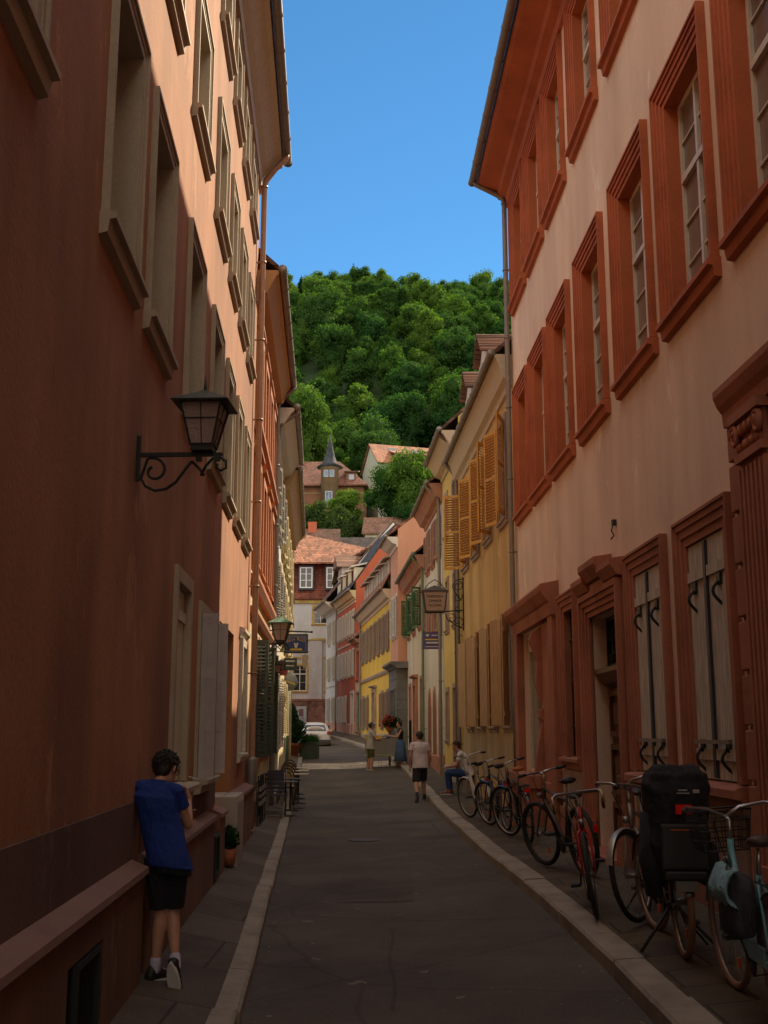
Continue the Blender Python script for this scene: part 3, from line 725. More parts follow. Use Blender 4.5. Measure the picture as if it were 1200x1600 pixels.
# right 2: ochre house
f = F('R', (2.664, 22.3), -.047); f2 = f
sh = dict(t=.12, sillm=ochre_st, sash=whitep, rows=(1, 2))
wn = []
for Y, an in ((23.7, (158, 160)), (26.1, (143, 156)), (28.35, (160, 154)), (30.6, (158, 118))):
    wn.append(W_(Y, 6.3, 1.15, 2.35, ochre_st, shut=(orange_wood, 'louvre', an, .56), **dict(sh)))
for Y, an in ((23.55, 155), (25.75, (158, 163)), (27.9, (160, 156)), (30.0, 160)):
    wn.append(W_(Y, 1.95, 1.1, 2.45, ochre_st, shut=(tan_wood, 'plank', an, .42), **dict(sh)))
R2_ = house(f, 22.3, 32.05, 'ochre house with orange louvred shutters and pale cornice, next to the pink building', ochre, 9.1, 9.65, wn, roofm=brn_tile, over=.36, corn=soffit, base=(ochre, 1.0, .03), pipe=31.85)
obj('dado', MB().box(*f.sp(22.35, 31.6), .032, .04, .9, 1.9), plaster('pale_ochre_base', (.50, .37, .2), .2, .35, .3), R2_)
for Y in (26.9, 29.9):
    xc = f.x(Y); d = MB().box(xc - .6, xc + .6, -2.2, -.05, 9.75, 11.15).poly([(xc - .6, 11.15), (xc + .6, 11.15), (xc, 11.6)], -2.2, -.05)
    dd = obj('dormer', d, white_r, R2_)
    rr = MB()
    for sx in (-1, 1): rr.add([(xc + sx * .72, .12, 11.08), (xc + sx * .72, -2.6, 11.08), (xc, -2.6, 11.72), (xc, .12, 11.72), (xc + sx * .72, .12, 11.14), (xc + sx * .72, -2.6, 11.14), (xc, -2.6, 11.8), (xc, .12, 11.78)], [(0, 1, 2, 3), (4, 5, 6, 7), (0, 1, 5, 4), (1, 2, 6, 5), (2, 3, 7, 6), (3, 0, 4, 7)])
    for i in range(9):
        for sx in (-1, 1): rr.tube([(xc + sx * (.72 - .08 * i), .13, 11.15 + .071 * i), (xc + sx * (.72 - .08 * i), -2.6, 11.15 + .071 * i)], .012, 5)
    obj('dormer_roof', rr, brn_tile, dd)
    obj('pane', MB().box(xc - .35, xc + .35, -.04, -.03, 10.0, 10.95), glassm, dd)
    obj('frame', MB().ring(xc - .42, xc + .42, 9.95, 11.02, .07, -.05, .0), whitep, dd)
# right 3: narrow yellow house
f = F('R', (2.2, 32.1), -.055)
wn = [W_(33.3, 5.0, .95, 1.75, ochre_st, sash=whitep, rows=(1, 2)), W_(35.4, 5.0, .95, 1.75, ochre_st, sash=whitep, rows=(1, 2)), W_(33.3, 8.0, .95, 1.5, ochre_st, sash=whitep, rows=(1, 2)), W_(35.4, 8.0, .95, 1.5, ochre_st, sash=whitep, rows=(1, 2)),
      (win(1.0, 2.4, ochre_st, .13, .04, .25, None, closed=(grey_p, 'panel')), 33.6, .95, 1.0, 2.4, .13, .25), W_(35.6, 1.6, .9, 1.7, ochre_st, sash=whitep, rows=(1, 2))]
R3_ = house(f, 32.1, 36.55, 'narrow yellow house with a grey door behind the seated man', yellow_r, 10.2, 10.7, wn, over=.5, corn=soffit, roofm=brn_tile, base=(stone('blue_grey_plinth', (.32, .33, .33)), .75, .05), pipe=32.3, pipem=paint('brown_pipe', (.13, .06, .045), .5))
# right 4: white house with pink frames
f = F('R', (1.95, 36.6), -.06)
wn = [W_(Y, z, 1.0, h, pinkst, shut=(paint('dusty_pink_shutter', (.36, .19, .14), .6), 'louvre', 176, .34), sash=whitep, rows=(1, 2)) for z, h in ((7.7, 1.6), (5.2, 1.7)) for Y in (37.7, 39.6, 41.4)]
R4_ = house(f, 36.6, 42.4, 'white house with dusty pink frames and three tall arched openings', white_r, 9.6, 10.1, wn, over=.45, corn=pinkst, roofm=brn_tile, base=(pinkst, .8, .08), pipe=36.8)
for Y in (37.7, 39.5, 41.2):
    xc = f.x(Y); pts = [(xc - .5, .9), (xc + .5, .9), (xc + .5, 2.6)] + [(xc + .5 * math.cos(a), 2.6 + .9 * math.sin(a)) for a in [R(20 * i) for i in range(1, 9)]] + [(xc - .5, 2.6)]
    dd = obj('arched_door', MB().poly(pts, 0, .03), pinkst, R4_)
    obj('panel', MB().poly([(xc + (x - xc) * .78, z if z < 1 else .9 + (z - .9) * .95) for x, z in pts], .028, .045), paint('russet_door', (.24, .09, .06), .6), dd)
# right 5: cream house with green shutters
f = F('R', (1.6, 42.4), -.065)
wn = [W_(Y, 5.95, 1.05, 1.75, pinkst, shut=(green_p, 'louvre', (130, 165), .5), sash=whitep, rows=(1, 2)) for Y in (44.6, 47.2, 49.6)]
wn += [W_(44.2, 1.5, 1.1, 2.6, pinkst, sash=whitep, rows=(1, 2)), (win(1.5, 3.1, pinkst, .25, .1, .3, None, closed=(tan_wood, 'panel'), head=.25), 46.6, .95, 1.5, 3.1, .25, .3), W_(49.3, 1.7, 1.1, 2.3, pinkst, sash=whitep, rows=(1, 2))]
R5_ = house(f, 42.4, 50.8, 'cream house with green shutters and pink stone doorway', cream_r, 8.1, 8.6, wn, over=.42, corn=pinkst, roofm=dark_tile, gutm=paint('green_copper', (.13, .19, .15), .6), pipe=42.7, pipem=paint('green_copper', (.13, .19, .15), .6))
# right 6: coral house on grey stone
f = F('R', (.64, 50.8), -.10)
wn = [W_(51.5, 6.2, .85, 2.0, grey_l, shut=(grey_l, 'louvre', 176, .3), sash=whitep, rows=(1, 2)), W_(52.8, 6.2, .85, 2.0, grey_l, shut=(grey_l, 'louvre', 176, .3), sash=whitep, rows=(1, 2))]
R6_ = house(f, 50.8, 53.9, 'coral pink house standing on a grey rusticated ground floor', coral, 10.4, 10.75, wn, over=.5, corn=cream_paint, roofm=red_tile, D=4.5, pitch=38)
x0, x1 = f.sp(50.7, 53.95)
q = MB()
for i in range(9): q.box(x0 - .06, x1, -7, .10, .6 + i * .46, .6 + i * .46 + .435)
q.box(x0 - .04, x1, -7, .075, .3, 4.75)
gb_ = obj('ground_floor', q, greyst, R6_)
obj('cornice', MB().prof([(-7, 4.74), (.14, 4.74), (.2, 4.82), (.42, 4.92), (.42, 5.02), (-7, 5.06)], x0 - .42, x1), greyst, R6_)
g = MB().ring(*f.sp(51.3, 53.4), 1.6, 3.9, .08, .1, .14)
for i in range(1, 6): a, b = f.sp(51.3, 53.4); g.box(a + (b - a) * i / 6 - .02, a + (b - a) * i / 6 + .02, .1, .13, 1.68, 3.82)
gw = obj('window', g, greyst, R6_); obj('pane', MB().box(*f.sp(51.3, 53.4), .098, .106, 1.6, 3.9), glassm, gw)
# right 7: bright yellow house with dormers
f = F('R', (.33, 53.95), -.122)
ws7 = []
for Y in (55.0, 56.9, 58.8, 60.9, 62.8, 64.7, 66.6):
    ws7.append(W_(Y, 5.85, 1.0, 1.95, taupe, shut=(taupe, 'louvre', 176, .27), sash=whitep, rows=(1, 2)))
for Y in (55.2, 57.3, 64.2, 66.4): ws7.append(W_(Y, 2.1, 1.0, 1.9, taupe, shut=(taupe, 'louvre', 176, .27), sash=whitep, rows=(1, 2)))
ws7.append((win(1.5, 2.9, ochre_st, .2, .12, .3, None, closed=(dgreen, 'panel'), head=.3), 60.6, 1.3, 1.5, 2.9, .2, .3))
R7_ = house(f, 53.95, 67.9, 'bright yellow house with taupe shutters and a row of dormers', yellow2, 8.3, 8.75, ws7, over=.42, corn=soffit, roofm=red_tile, base=(ochre_st, .7, .04), belt=[(4.75, .18, .1, ochre_st)], pitch=62, D=3.4, pipe=67.6)
for Y in (55.3, 57.7, 60.1, 62.5, 64.9):
    xc = f.x(Y); dd = obj('dormer', MB().box(xc - .85, xc + .85, -1.2, .0, 8.9, 10.35), ochre_st, R7_)
    obj('dormer_roof', MB().prof([(.3, 10.3), (.3, 10.4), (-1.5, 10.8), (-1.5, 10.7)], xc - 1.0, xc + 1.0), ochre_st, dd)
    obj('pane', MB().box(xc - .6, xc + .6, .002, .01, 9.1, 10.2), emit_free_glass('dark_dormer_glass', (.02, .022, .035)), dd)
    obj('frame', MB().ring(xc - .66, xc + .66, 9.04, 10.26, .07, .0, .05).box(xc - .03, xc + .03, .0, .04, 9.11, 10.19), grey_l, dd)
# link piece between 7 and 8
f = F('R', (-1.39, 67.95), -.16)
R7b = house(f, 67.95, 70.4, 'slim cream house with a russet upper window wedged between yellow and red fronts', palyel, 7.2, 7.5, [W_(69.2, 5.0, 1.3, 1.9, brick_r, closed=(paint('russet_shutter', (.30, .10, .05), .6), 'louvre')), (win(1.5, 2.5, ochre_st, .12, .04, .2, None, closed=(green_p, 'panel')), 69.1, 1.9, 1.5, 2.5, .12, .2)], over=.4, corn=pinkst, roofm=brn_tile, D=8)
# right 8: brick red house, slate mansard
f = F('R', (-1.78, 70.4), -.188)
ws8 = []
for Y in (71.2, 72.7, 74.2, 75.7, 77.2):
    for z, h in ((8.0, 1.65), (5.4, 1.75)): ws8.append(W_(Y, z, .85, h, grey_l, t=.1, shut=(grey_l, 'louvre', 176, .21), sash=whitep, rows=(1, 2)))
for Y in (74.2, 75.7, 77.2): ws8.append(W_(Y, 2.5, .85, 1.8, grey_l, t=.1, shut=(grey_l, 'louvre', 176, .21), sash=whitep, rows=(1, 2)))
ws8.append((win(1.3, 2.8, grey_l, .18, .08, .3, None, closed=(taupe, 'panel')), 71.4, 1.7, 1.3, 2.8, .18, .3))
R8_ = house(f, 70.4, 78.2, 'brick red house with pale grey shutters under a slate roof', brick_r, 10.3, 10.75, ws8, over=.4, corn=palyel, roofm=slate, base=(coral, .9, .05), belt=[(7.45, .1, .05, cream_r), (10.0, .1, .05, cream_r)], pitch=55, D=5.2, pipe=78.0)
for Y in (71.6, 73.9, 76.2):
    xc = f.x(Y); dd = obj('dormer', MB().box(xc - .6, xc + .6, -2.2, .02, 10.95, 12.3), cream_r, R8_)
    obj('dormer_roof', MB().prof([(.22, 12.28), (.22, 12.38), (-2.4, 13.0), (-2.4, 12.9)], xc - .72, xc + .72), cream_paint, dd)
    obj('pane', MB().box(xc - .4, xc + .4, .022, .03, 11.1, 12.15), emit_free_glass('dark_dormer_glass'), dd)
# right 9: white house
f = F('R', (-3.26, 78.25), -.19)
ws9 = [W_(Y, z, .9, h, cream_r, t=.1, shut=(grey_l, 'louvre', 176, .3), sash=whitep, rows=(1, 2)) for Y in (79.6, 82.0) for z, h in ((8.1, 1.7), (5.6, 1.7), (2.6, 1.8))]
R9_ = house(f, 78.25, 83.8, 'narrow white house at the far bend with a brown roof', white_r, 10.4, 10.9, ws9, over=.9, corn=cream_paint, roofm=dark_tile, base=(coral, .9, .04), belt=[(5.1, .08, .04, grey_l)], pitch=50)
xc = f.x(79.0); dd = obj('dormer', MB().box(xc - .9, xc + .9, -3, -.3, 11.2, 13.4), white_r, R9_)
obj('dormer_roof', MB().poly([(xc - 1.15, 13.35), (xc + 1.15, 13.35), (xc, 14.3)], -3.4, .1), brn_tile, dd)
obj('pane', MB().box(xc - .5, xc + .5, -.29, -.28, 11.6, 13.0), glassm, dd)
# a tall brown roof behind the yellow and coral houses, with bare verge tiles
bh = thing('town_house', 'cream house with a steep brown tiled roof rising behind the brick red house', 'building', (1.3, 80.5, 1.5), R(4))
obj('wall', MB().box(-4.2, 4.2, -.0, 12, 0, 12.2).poly([(-4.2, 12.2), (4.2, 12.2), (0, 14.7)], 0, 12), cream_r, bh)
rr = MB(); rr.add([(-4.9, -.5, 11.85), (-4.9, 12.5, 11.85), (0, 12.5, 14.85), (0, -.5, 14.85), (4.9, -.5, 11.85), (4.9, 12.5, 11.85), (-4.9, -.5, 12.0), (-4.9, 12.5, 12.0), (0, 12.5, 15.0), (0, -.5, 15.0), (4.9, -.5, 12.0), (4.9, 12.5, 12.0)], [(0, 1, 2, 3), (3, 2, 5, 4), (6, 7, 8, 9), (9, 8, 11, 10), (0, 3, 9, 6), (3, 4, 10, 9), (1, 2, 8, 7), (2, 5, 11, 8), (0, 1, 7, 6), (4, 5, 11, 10)])
for i in range(16):
    for sx in (-1, 1): rr.tube([(sx * 4.9 * i / 16, -.5, 15.02 - 3.0 * i / 16), (sx * 4.9 * (i + .9) / 16, -.5, 15.02 - 3.0 * (i + .9) / 16)], .10, 6)
obj('roof', rr, brn_tile, bh)

# left 2: cream-ochre house with orange trim
f = F('L', (-2.4, 19.8), -.05)
wn = []
for Y in (20.9, 22.75, 24.6, 26.4):
    wn.append(W_(Y, 4.95, 1.15, 2.05, orange_st, proud=.09, head=.14, sash=whitep, rows=(1, 2)))
    wn.append(W_(Y, 7.75, 1.15, 1.75, orange_st, proud=.09, head=.12, sash=whitep, rows=(1, 2)))
for Y, an in ((21.6, (150, 105)), (23.8, (160, 100)), (26.0, (160, 110))):
    wn.append(W_(Y, 1.35, 1.25, 2.4, orange_st, shut=(dgreen, 'louvre', an, .27), sash=whitep, rows=(1, 2)))
L2_ = house(f, 19.8, 27.15, 'cream house with orange window surrounds and dark green shutters on the left', palyel, 9.95, 10.45, wn, over=.42, corn=paint('orange_soffit', (.50, .25, .09), .6), roofm=dark_tile, base=(pinkstone, .65, .08), belt=[(3.98, .14, .12, orange_st), (4.5, .2, .16, orange_st), (7.35, .16, .16, orange_st)], pipe=27.0)
# left 3: white
f = F('L', (-2.76, 27.2), -.055)
wn = [W_(Y, z, 1.0, h, white_r, shut=(grey_p if z > 1.5 else grey_l, 'louvre', 170, .42), sash=whitep, rows=(1, 2)) for z, h in ((7.3, 1.6), (4.6, 1.8), (1.4, 2.1)) for Y in (28.2, 30.2, 32.2)]
L3_ = house(f, 27.2, 33.2, 'cool white house with grey shutters and a broad pale soffit on the left', bluewhite, 9.5, 9.95, wn, over=.5, corn=cream_paint, roofm=dark_tile, base=(white_r, .5, .04), pipe=27.4)
# left 4: pale yellow
f = F('L', (-3.1, 33.2), -.06)
wn = [W_(Y, z, 1.0, h, palyel, shut=(palyel, 'louvre', 170, .42), sash=whitep, rows=(1, 2)) for z, h in ((7.2, 1.6), (4.6, 1.8), (1.7, 1.9)) for Y in (34.4, 36.6, 38.8, 41.0, 43.2)]
L4_ = house(f, 33.2, 44.8, 'pale yellow house with a wooden soffit, before the planters on the left', palyel, 9.1, 9.75, wn, over=.48, corn=paint('wooden_soffit', (.45, .29, .14), .6), roofm=dark_tile, base=(pinkstone, .5, .05), pipe=44.5, pipem=palyel)
f = F('L', (-4.1, 44.85), -.07)
L5_ = house(f, 44.85, 50.5, 'low orange house just past the pale yellow one', plaster('orange_render', (.50, .22, .09), .1, .2, .2), 6.2, 6.6, [W_(46.5, 2.0, 1.0, 1.6, white_r, sash=whitep), W_(49, 2.0, 1.0, 1.6, white_r, sash=whitep)], over=.3, roofm=dark_tile)
f = F('L', (-6.05, 66.0), -.06)
L6_ = house(f, 66, 76, 'russet brick house with a terracotta eave on the left of the bend', plaster('russet_render', (.30, .085, .045), .15, .2, .3), 10.2, 10.6, [W_(68, 7.6, 1.0, 1.5, white_r, sash=whitep), W_(71, 7.6, 1.0, 1.5, white_r, sash=whitep)], over=.45, roofm=red_tile, corn=pinkst)

# end of the street: white-blue house with red mansard, facing the camera
eb = thing('corner_house', 'blue-white house with ochre frames and red tile-hung attic closing the street', 'building', (-5.2, 88, 1.6), R(180))
# local x runs to the left of the picture, local y towards the camera
ochf = stone('ochre_frame_stone', (.45, .30, .08))
wn = []
def EW(px, z, wd, h, **k): return (win(wd, h, ochf, .16, .03, .15, whitep, rows=(2, 2), **k), px, z, wd, h)
ews = [EW(-.2, 8.6, 1.35, 1.6), EW(1.75, 2.6, 1.35, 1.9), EW(-.2, 2.6, 1.35, 1.9), EW(-.2, 6.1, 1.35, 1.45), EW(2.2, 6.1, 1.35, 1.45), EW(-2.9, 8.6, 1.35, 1.6), EW(-5.2, 8.6, 1.35, 1.6)]
upw = [e for e in ews if e[2] > 5]
blue_r = plaster('blue_white_render', (.56, .56, .58), .1, .2, .2)
obj('wall', wall_mesh(-8.5, 3.6, 0, 10.55, [hole(e[1], e[2], e[3], e[4], .16, .2) for e in upw], .2, 8), blue_r, eb)
for e in upw: inst(e[0], eb, (e[1], 0, e[2]))
obj('string_course', MB().box(-8.5, 3.6, 0, .12, 10.3, 10.56), ochf, eb)
# lower block in front
lb = wall_mesh(-6.4, 2.6, 0, 7.2, [hole(x, 3.3, 1.35, 2.2, .16, .2) for x in (1.2, -1.35)], .2, 2.0).xf(Matrix.Translation((0, 2.2, 0)))
obj('annexe', lb, plaster('lilac_white_render', (.56, .53, .53), .12, .25, .2), eb)
for x in (1.2, -1.35): inst(win(1.35, 2.2, ochf, .16, .03, .15, whitep, rows=(2, 2)), eb, (x, 2.2, 3.3))
obj('coping', MB().box(-6.5, 2.7, .3, 2.32, 7.2, 7.3).box(-6.4, 2.6, 2.2, 2.26, 5.82, 5.97), ochf, eb)
obj('wall_shaft', MB().box(-.5, .5, 2.2, 2.3, 2.6, 7.18), plaster('lilac_white_render', (.56, .53, .53)), eb)
sst = stone('rough_red_sandstone', (.24, .11, .08), .75, .9, .9, 12)
obj('base_wall', MB().box(-6.6, 2.8, 2.2, 2.5, -.5, 2.65).box(-6.7, 2.9, 2.15, 2.56, 2.65, 2.8), sst, eb)
mans = MB().prof([(.25, 10.6), (.25, 10.75), (-.1, 11.2), (-.6, 13.6), (-8, 13.6), (-8, 10.6)], -8.7, 3.7)
obj('attic', mans, tiles('tile_hung_red', (.25, .07, .04), 5, 6), eb)
for x in (.95, -1.15, -3.4):
    dd = obj('dormer', MB().box(x - .62, x + .62, -1, .12, 11.35, 13.3), rail, eb)
    obj('frame', MB().ring(x - .5, x + .5, 11.5, 13.15, .08, .12, .2).box(x - .035, x + .035, .12, .2, 11.58, 13.07).box(x - .42, x + .42, .12, .18, 12.1, 12.14).box(x - .42, x + .42, .12, .18, 12.6, 12.64), paint('bright_white_paint', (.8, .8, .8), .4), dd)
    obj('pane', MB().box(x - .45, x + .45, .125, .13, 11.55, 13.1), glassm, dd)
hip = MB(); zt = 13.5
hip.add([(-9, .6, zt), (4.0, .6, zt), (4.0, -8.6, zt), (-9, -8.6, zt), (2.2, -4, 16.7), (-3.2, -4, 14.5), (4.0, .6, zt - .12), (-9, .6, zt - .12), (4, -8.6, zt - .12), (-9, -8.6, zt - .12)], [(0, 1, 4, 5), (1, 2, 4), (2, 3, 5, 4), (3, 0, 5), (0, 1, 6, 7), (1, 2, 8, 6), (2, 3, 9, 8), (3, 0, 7, 9)])
obj('roof', hip, red_tile, eb)
# big dark roofs behind the end house
for (x, y, z, wd, dp, h, rz, lab, tm) in ((-11.5, 106, 3, 14, 9, 18.2, 3, 'dark brown roofed house right behind the end house', dark_tile), (.6, 112, 3, 12, 9, 18.4, -4, 'grey-brown roofed house behind the end house, right of the dark one', tiles('grey_brown_tiles', (.13, .10, .09)))):
    t = thing('house', lab, 'building', (x, y, z), R(rz))
    obj('wall', MB().box(-wd / 2, wd / 2, -dp / 2, dp / 2, -2, h - 5), cream_r, t)
    obj('roof', MB().prof([(-dp / 2 - .4, h - 5.2), (-dp / 2 - .4, h - 5), (0, h), (dp / 2 + .4, h - 5), (dp / 2 + .4, h - 5.2)], -wd / 2 - .3, wd / 2 + .3), tm, t)
    obj('chimney', MB().box(wd * .3, wd * .3 + .8, -.4, .4, h - 1.5, h + .6), brick_r, t)
# ---------------------------------------------------------------- wooded hill, villas, trees
HP = [(95, 1.0), (120, 8), (145, 21), (160, 31), (180, 36), (200, 46), (220, 60), (250, 84), (280, 107), (310, 126), (330, 134), (400, 139), (520, 140)]
def hillz(x, y):
    z = lerp(HP, y); k = max(0, min(1, (y - 170) / 150))
    return z - k * (.13 * max(0, x + 3) + .07 * max(0, -x - 12)) + 1.2 * math.sin(x * .13 + y * .05)
hm = NB('hill_soil'); hm.col(hm.ramp(hm.noise(hm.coord(), .15, 6), [(.35, (.010, .028, .006)), (.7, (.022, .05, .01))])); hm.b.inputs['Roughness'].default_value = 1
struct('hill', sheet([[(x, y, hillz(x, y)) for x in ys(-160, 160, 8)] for y in ys(95, 520, 8)]), hm.m)
lm1 = leafmat('broad_leaves', (.046, .112, .032), (.080, .150, .042))
lm2 = leafmat('bright_leaves', (.075, .150, .032), (.12, .205, .045))
lm3 = leafmat('needle_leaves', (.018, .05, .018), (.03, .075, .022))
lm4 = leafmat('olive_leaves', (.065, .10, .035), (.11, .15, .05))
barkm = stone('bark', (.09, .065, .045), .3, .9, .8, 10)
def rdir(rd):
    z = rd.uniform(-1, 1); a = rd.uniform(0, 6.2832); r = math.sqrt(1 - z * z); return Vector((r * math.cos(a), r * math.sin(a), z))
def crown_mesh(seed, R_, H_, n, leaf, mat, lobes=12, conif=False, name='crown'):
    """leaf-sized faces scattered over overlapping lobes; origin at crown bottom"""
    rd = random.Random(seed); m = MB(); L = []
    if conif:
        for i in range(9):
            t = i / 8; L.append((Vector((0, 0, H_ * (.06 + .86 * t))), R_ * (1 - t) * .95 + .12 * R_, .42))
    else:
        for i in range(lobes):
            d = rdir(rd); k = rd.uniform(.35, .80)
            c = Vector((d.x * R_ * k, d.y * R_ * k, H_ * (.5 + d.z * .36 * k / .6)))
            L.append((c, R_ * rd.uniform(.20, .46), rd.uniform(.75, .95)))
        L.append((Vector((0, 0, H_ * .5)), R_ * .6, .9))
    tot = sum(r * r for _, r, _ in L); vs = []; fs = []
    for c, r, q in L:
        k = int(n * r * r / tot)
        for _ in range(k):
            d = rdir(rd)
            if d.z < -.35 and rd.random() < .6: d.z = -d.z
            rr = r * (rd.uniform(.70, 1.12) if rd.random() < .8 else rd.uniform(1.0, 1.3)); p = c + Vector((d.x * rr, d.y * rr, d.z * rr * q))
            if any((p - c2).length < r2 * .72 for c2, r2, _ in L if c2 is not c): continue
            nn = (d + rdir(rd) * 1.0 + Vector((0, 0, .35))).normalized(); a = nn.orthogonal().normalized(); b = nn.cross(a)
            th = rd.uniform(0, 3.14); a, b = a * math.cos(th) + b * math.sin(th), b * math.cos(th) - a * math.sin(th)
            s = leaf * rd.uniform(.55, 1.35); o = len(vs)
            vs += [p - a * s, p - b * s * .6 + nn * s * .1, p + a * s, p + b * s * .6 - nn * s * .12]; fs.append((o, o + 1, o + 2, o + 3))
    m.add(vs, fs)
    for c, r, q in L:
        m.ball(c, (r * .68, r * .68, r * .68 * q), 8, 5)
    return m.mesh(name, mat, fix=False)
def trunk_mesh(h, r, seed, spread, up):
    rd = random.Random(seed); m = MB()
    m.tube([(0, 0, -1.5), (rd.uniform(-.1, .1), 0, h * .4), (rd.uniform(-.2, .2), rd.uniform(-.2, .2), h)], [r * 1.3, r, r * .6], 8)
    for i in range(6):
        a = i * 1.05 + rd.uniform(-.3, .3); z = h * rd.uniform(.5, .95)
        m.tube([(0, 0, z), (math.cos(a) * spread * .45, math.sin(a) * spread * .45, z + up * .35), (math.cos(a) * spread * .8, math.sin(a) * spread * .8, z + up * .8)], [r * .45, r * .3, r * .1], 6)
    return m.mesh('trunk', barkm)
kinds = []
for i in range(5): kinds.append((crown_mesh(20 + i, 4.6 + .4 * (i % 3), 9.5 + (i % 2), 6500, .25, lm1, 24 + 3 * i), trunk_mesh(4.5, .28, i, 3.5, 4)))
for i in range(2): kinds.append((crown_mesh(40 + i, 4.2, 9.5, 6000, .25, lm2, 26), trunk_mesh(4.5, .25, i + 9, 3.2, 4)))
conk = (crown_mesh(60, 3.0, 13, 3000, .36, lm3, conif=True), trunk_mesh(4, .25, 33, 1, 5))
def put_tree(kind, x, y, z, s, rz, label, group=None, name='tree', sz=1, trunk_h=3.2):
    t = thing(name, label, 'tree', (x, y, z), rz, group); t.scale = (s, s, s * sz)
    inst(('trunk', kind[1], []), t); inst(('crown', kind[0], []), t, (0, 0, trunk_h)); return t
rd = random.Random(11)
rows = 0; y = 182
while y < 345:
    x = -.10 * y - 11 + rd.uniform(0, 5)
    while x < .125 * y + 9:
        if not (y < 186 and -22 < x < 22):
            k = rd.randrange(7) if rd.random() < .6 else rd.randrange(5); xx, yy = x + rd.uniform(-2, 2), y + rd.uniform(-3, 3)
            s = rd.choice((.6, .74, .82, .9, 1.0, 1.12)) * rd.uniform(.92, 1.08) * (1.0 if y < 300 else .85)
            put_tree(kinds[k], xx, yy, hillz(xx, yy) - 2.4, s, rd.uniform(0, 6.28), ('broad-leaved tree in the wood covering the hillside' if k < 5 else 'lighter green tree in the wood covering the hillside'), 'trees of the wooded hillside' if k < 5 else 'light green trees of the wooded hillside', sz=rd.uniform(.85, 1.25))
        x += rd.uniform(5.0, 8.0)
    y += 7.4
for x, yy, s, lab in ((-9.5, 326, .62, 'tallest dark conifer on the crest of the wooded hill'), (-4.3, 330, .5, 'dark conifer right of the tallest one on the hill crest'), (-25, 318, .45, 'small dark conifer at the left end of the hill crest')):
    put_tree(conk, x, yy, hillz(x, yy) + 2, s, 1, lab, name='conifer_tree')
# villa gardens
near = [(crown_mesh(71, 4.2, 8, 9000, .17, lm4, 20), trunk_mesh(3.5, .25, 71, 3, 3)), (crown_mesh(72, 3.6, 7, 8000, .17, lm2, 20), trunk_mesh(3.5, .2, 72, 3, 3)), (crown_mesh(73, 5.0, 10, 11000, .18, lm1, 24), trunk_mesh(4.5, .3, 73, 4, 4))]
for (k, x, y, z, s, sz, lab) in (
    (0, -9.3, 150, 24.8, 1.0, 1.0, 'grey-green olive-toned tree below the turreted villa'),
    (0, -5.6, 147, 24.0, .85, 1.1, 'second grey-green tree, right of the larger one below the villa'),
    (1, -12.8, 143, 24.6, .80, 1.0, 'bright yellow-green round tree at lower left of the villa garden'),
    (1, -5.6, 154, 29.2, .8, .95, 'bright green tree close under the right corner of the villa'),
    (2, 1.2, 157, 29.5, .82, 1.25, 'dark green tree in front of the tall pale gabled house'),
    (1, 4.6, 152, 28.5, 1.15, 1.3, 'light green loose tree right of the dark one below the orange roof'),
    (1, 9.8, 160, 33.0, 1.0, 1.25, 'yellowish green tree beside the right gutter, in front of the wood'),
    (2, 4.6, 147, 24.5, .8, .95, 'low dark tree above the garden wall'),
    (2, -1.6, 184, 41.0, 1.05, 1.05, 'dark rounded tree rising between the villa and the pale gabled house'),
    (1, -12.8, 180, 42.0, 1.35, 1.5, 'tall light green tree beside the left eaves, behind the villa'),
    (1, -13.6, 156, 33.2, .55, .9, 'small bright tree at the left edge of the villa terrace'),
    (2, -19.5, 160, 30, 1.1, 1.1, 'dark tree hidden behind the left eaves by the villa'),
    (2, 13.5, 150, 24, 1.1, 1.2, 'dark tree at the right foot of the hill behind the gutters'),
    (2, -1.6, 150, 25.5, .55, .9, 'small dark shrubby tree left of the garden house roof')):
    put_tree(near[k], x, y, z - 2.4 * s * sz, s, k * 1.3 + x, lab, sz=sz, name='garden_tree')
vb = stone('villa_brick', (.27, .12, .065), .25, .85, .4, 6)
vst = stone('villa_stone', (.34, .22, .12), .2, .85, .4, 6)
bluef = paint('pale_blue_frame', (.42, .50, .62), .5)
vt = thing('villa', 'brick villa with slate-spired turret on the hillside', 'villa', (-10.5, 167, 28.6), R(-3))
obj('wall', MB().box(-9, 7.4, 0, 10, 0, 10.4), vb, vt)
rf = MB().add([(-9.6, -.8, 10.3), (8.1, -.8, 10.3), (8.1, 10.8, 10.3), (-9.6, 10.8, 10.3), (3.2, 5, 15.3), (-9.6, 5, 15.3), (-9.6, -.8, 10.1), (8.1, -.8, 10.1), (8.1, 10.8, 10.1), (-9.6, 10.8, 10.1)], [(0, 1, 4, 5), (1, 2, 4), (2, 3, 5, 4), (3, 0, 5), (6, 7, 8, 9), (0, 1, 7, 6), (1, 2, 8, 7), (2, 3, 9, 8)])
obj('roof', rf, tiles('villa_tiles', (.25, .10, .065), 3, 4), vt)
tw = obj('turret', MB().lathe([(1.4, 0), (1.4, 12.6), (1.6, 12.7), (1.6, 12.9)], (2.3, -.7, 0), 8, a0=R(22.5)), vst, vt)
obj('spire', MB().lathe([(2.1, 12.9), (1.2, 13.6), (.75, 14.8), (.3, 16.8), (.02, 18.2)], (2.3, -.7, 0), 8, a0=R(22.5)), slate, tw)
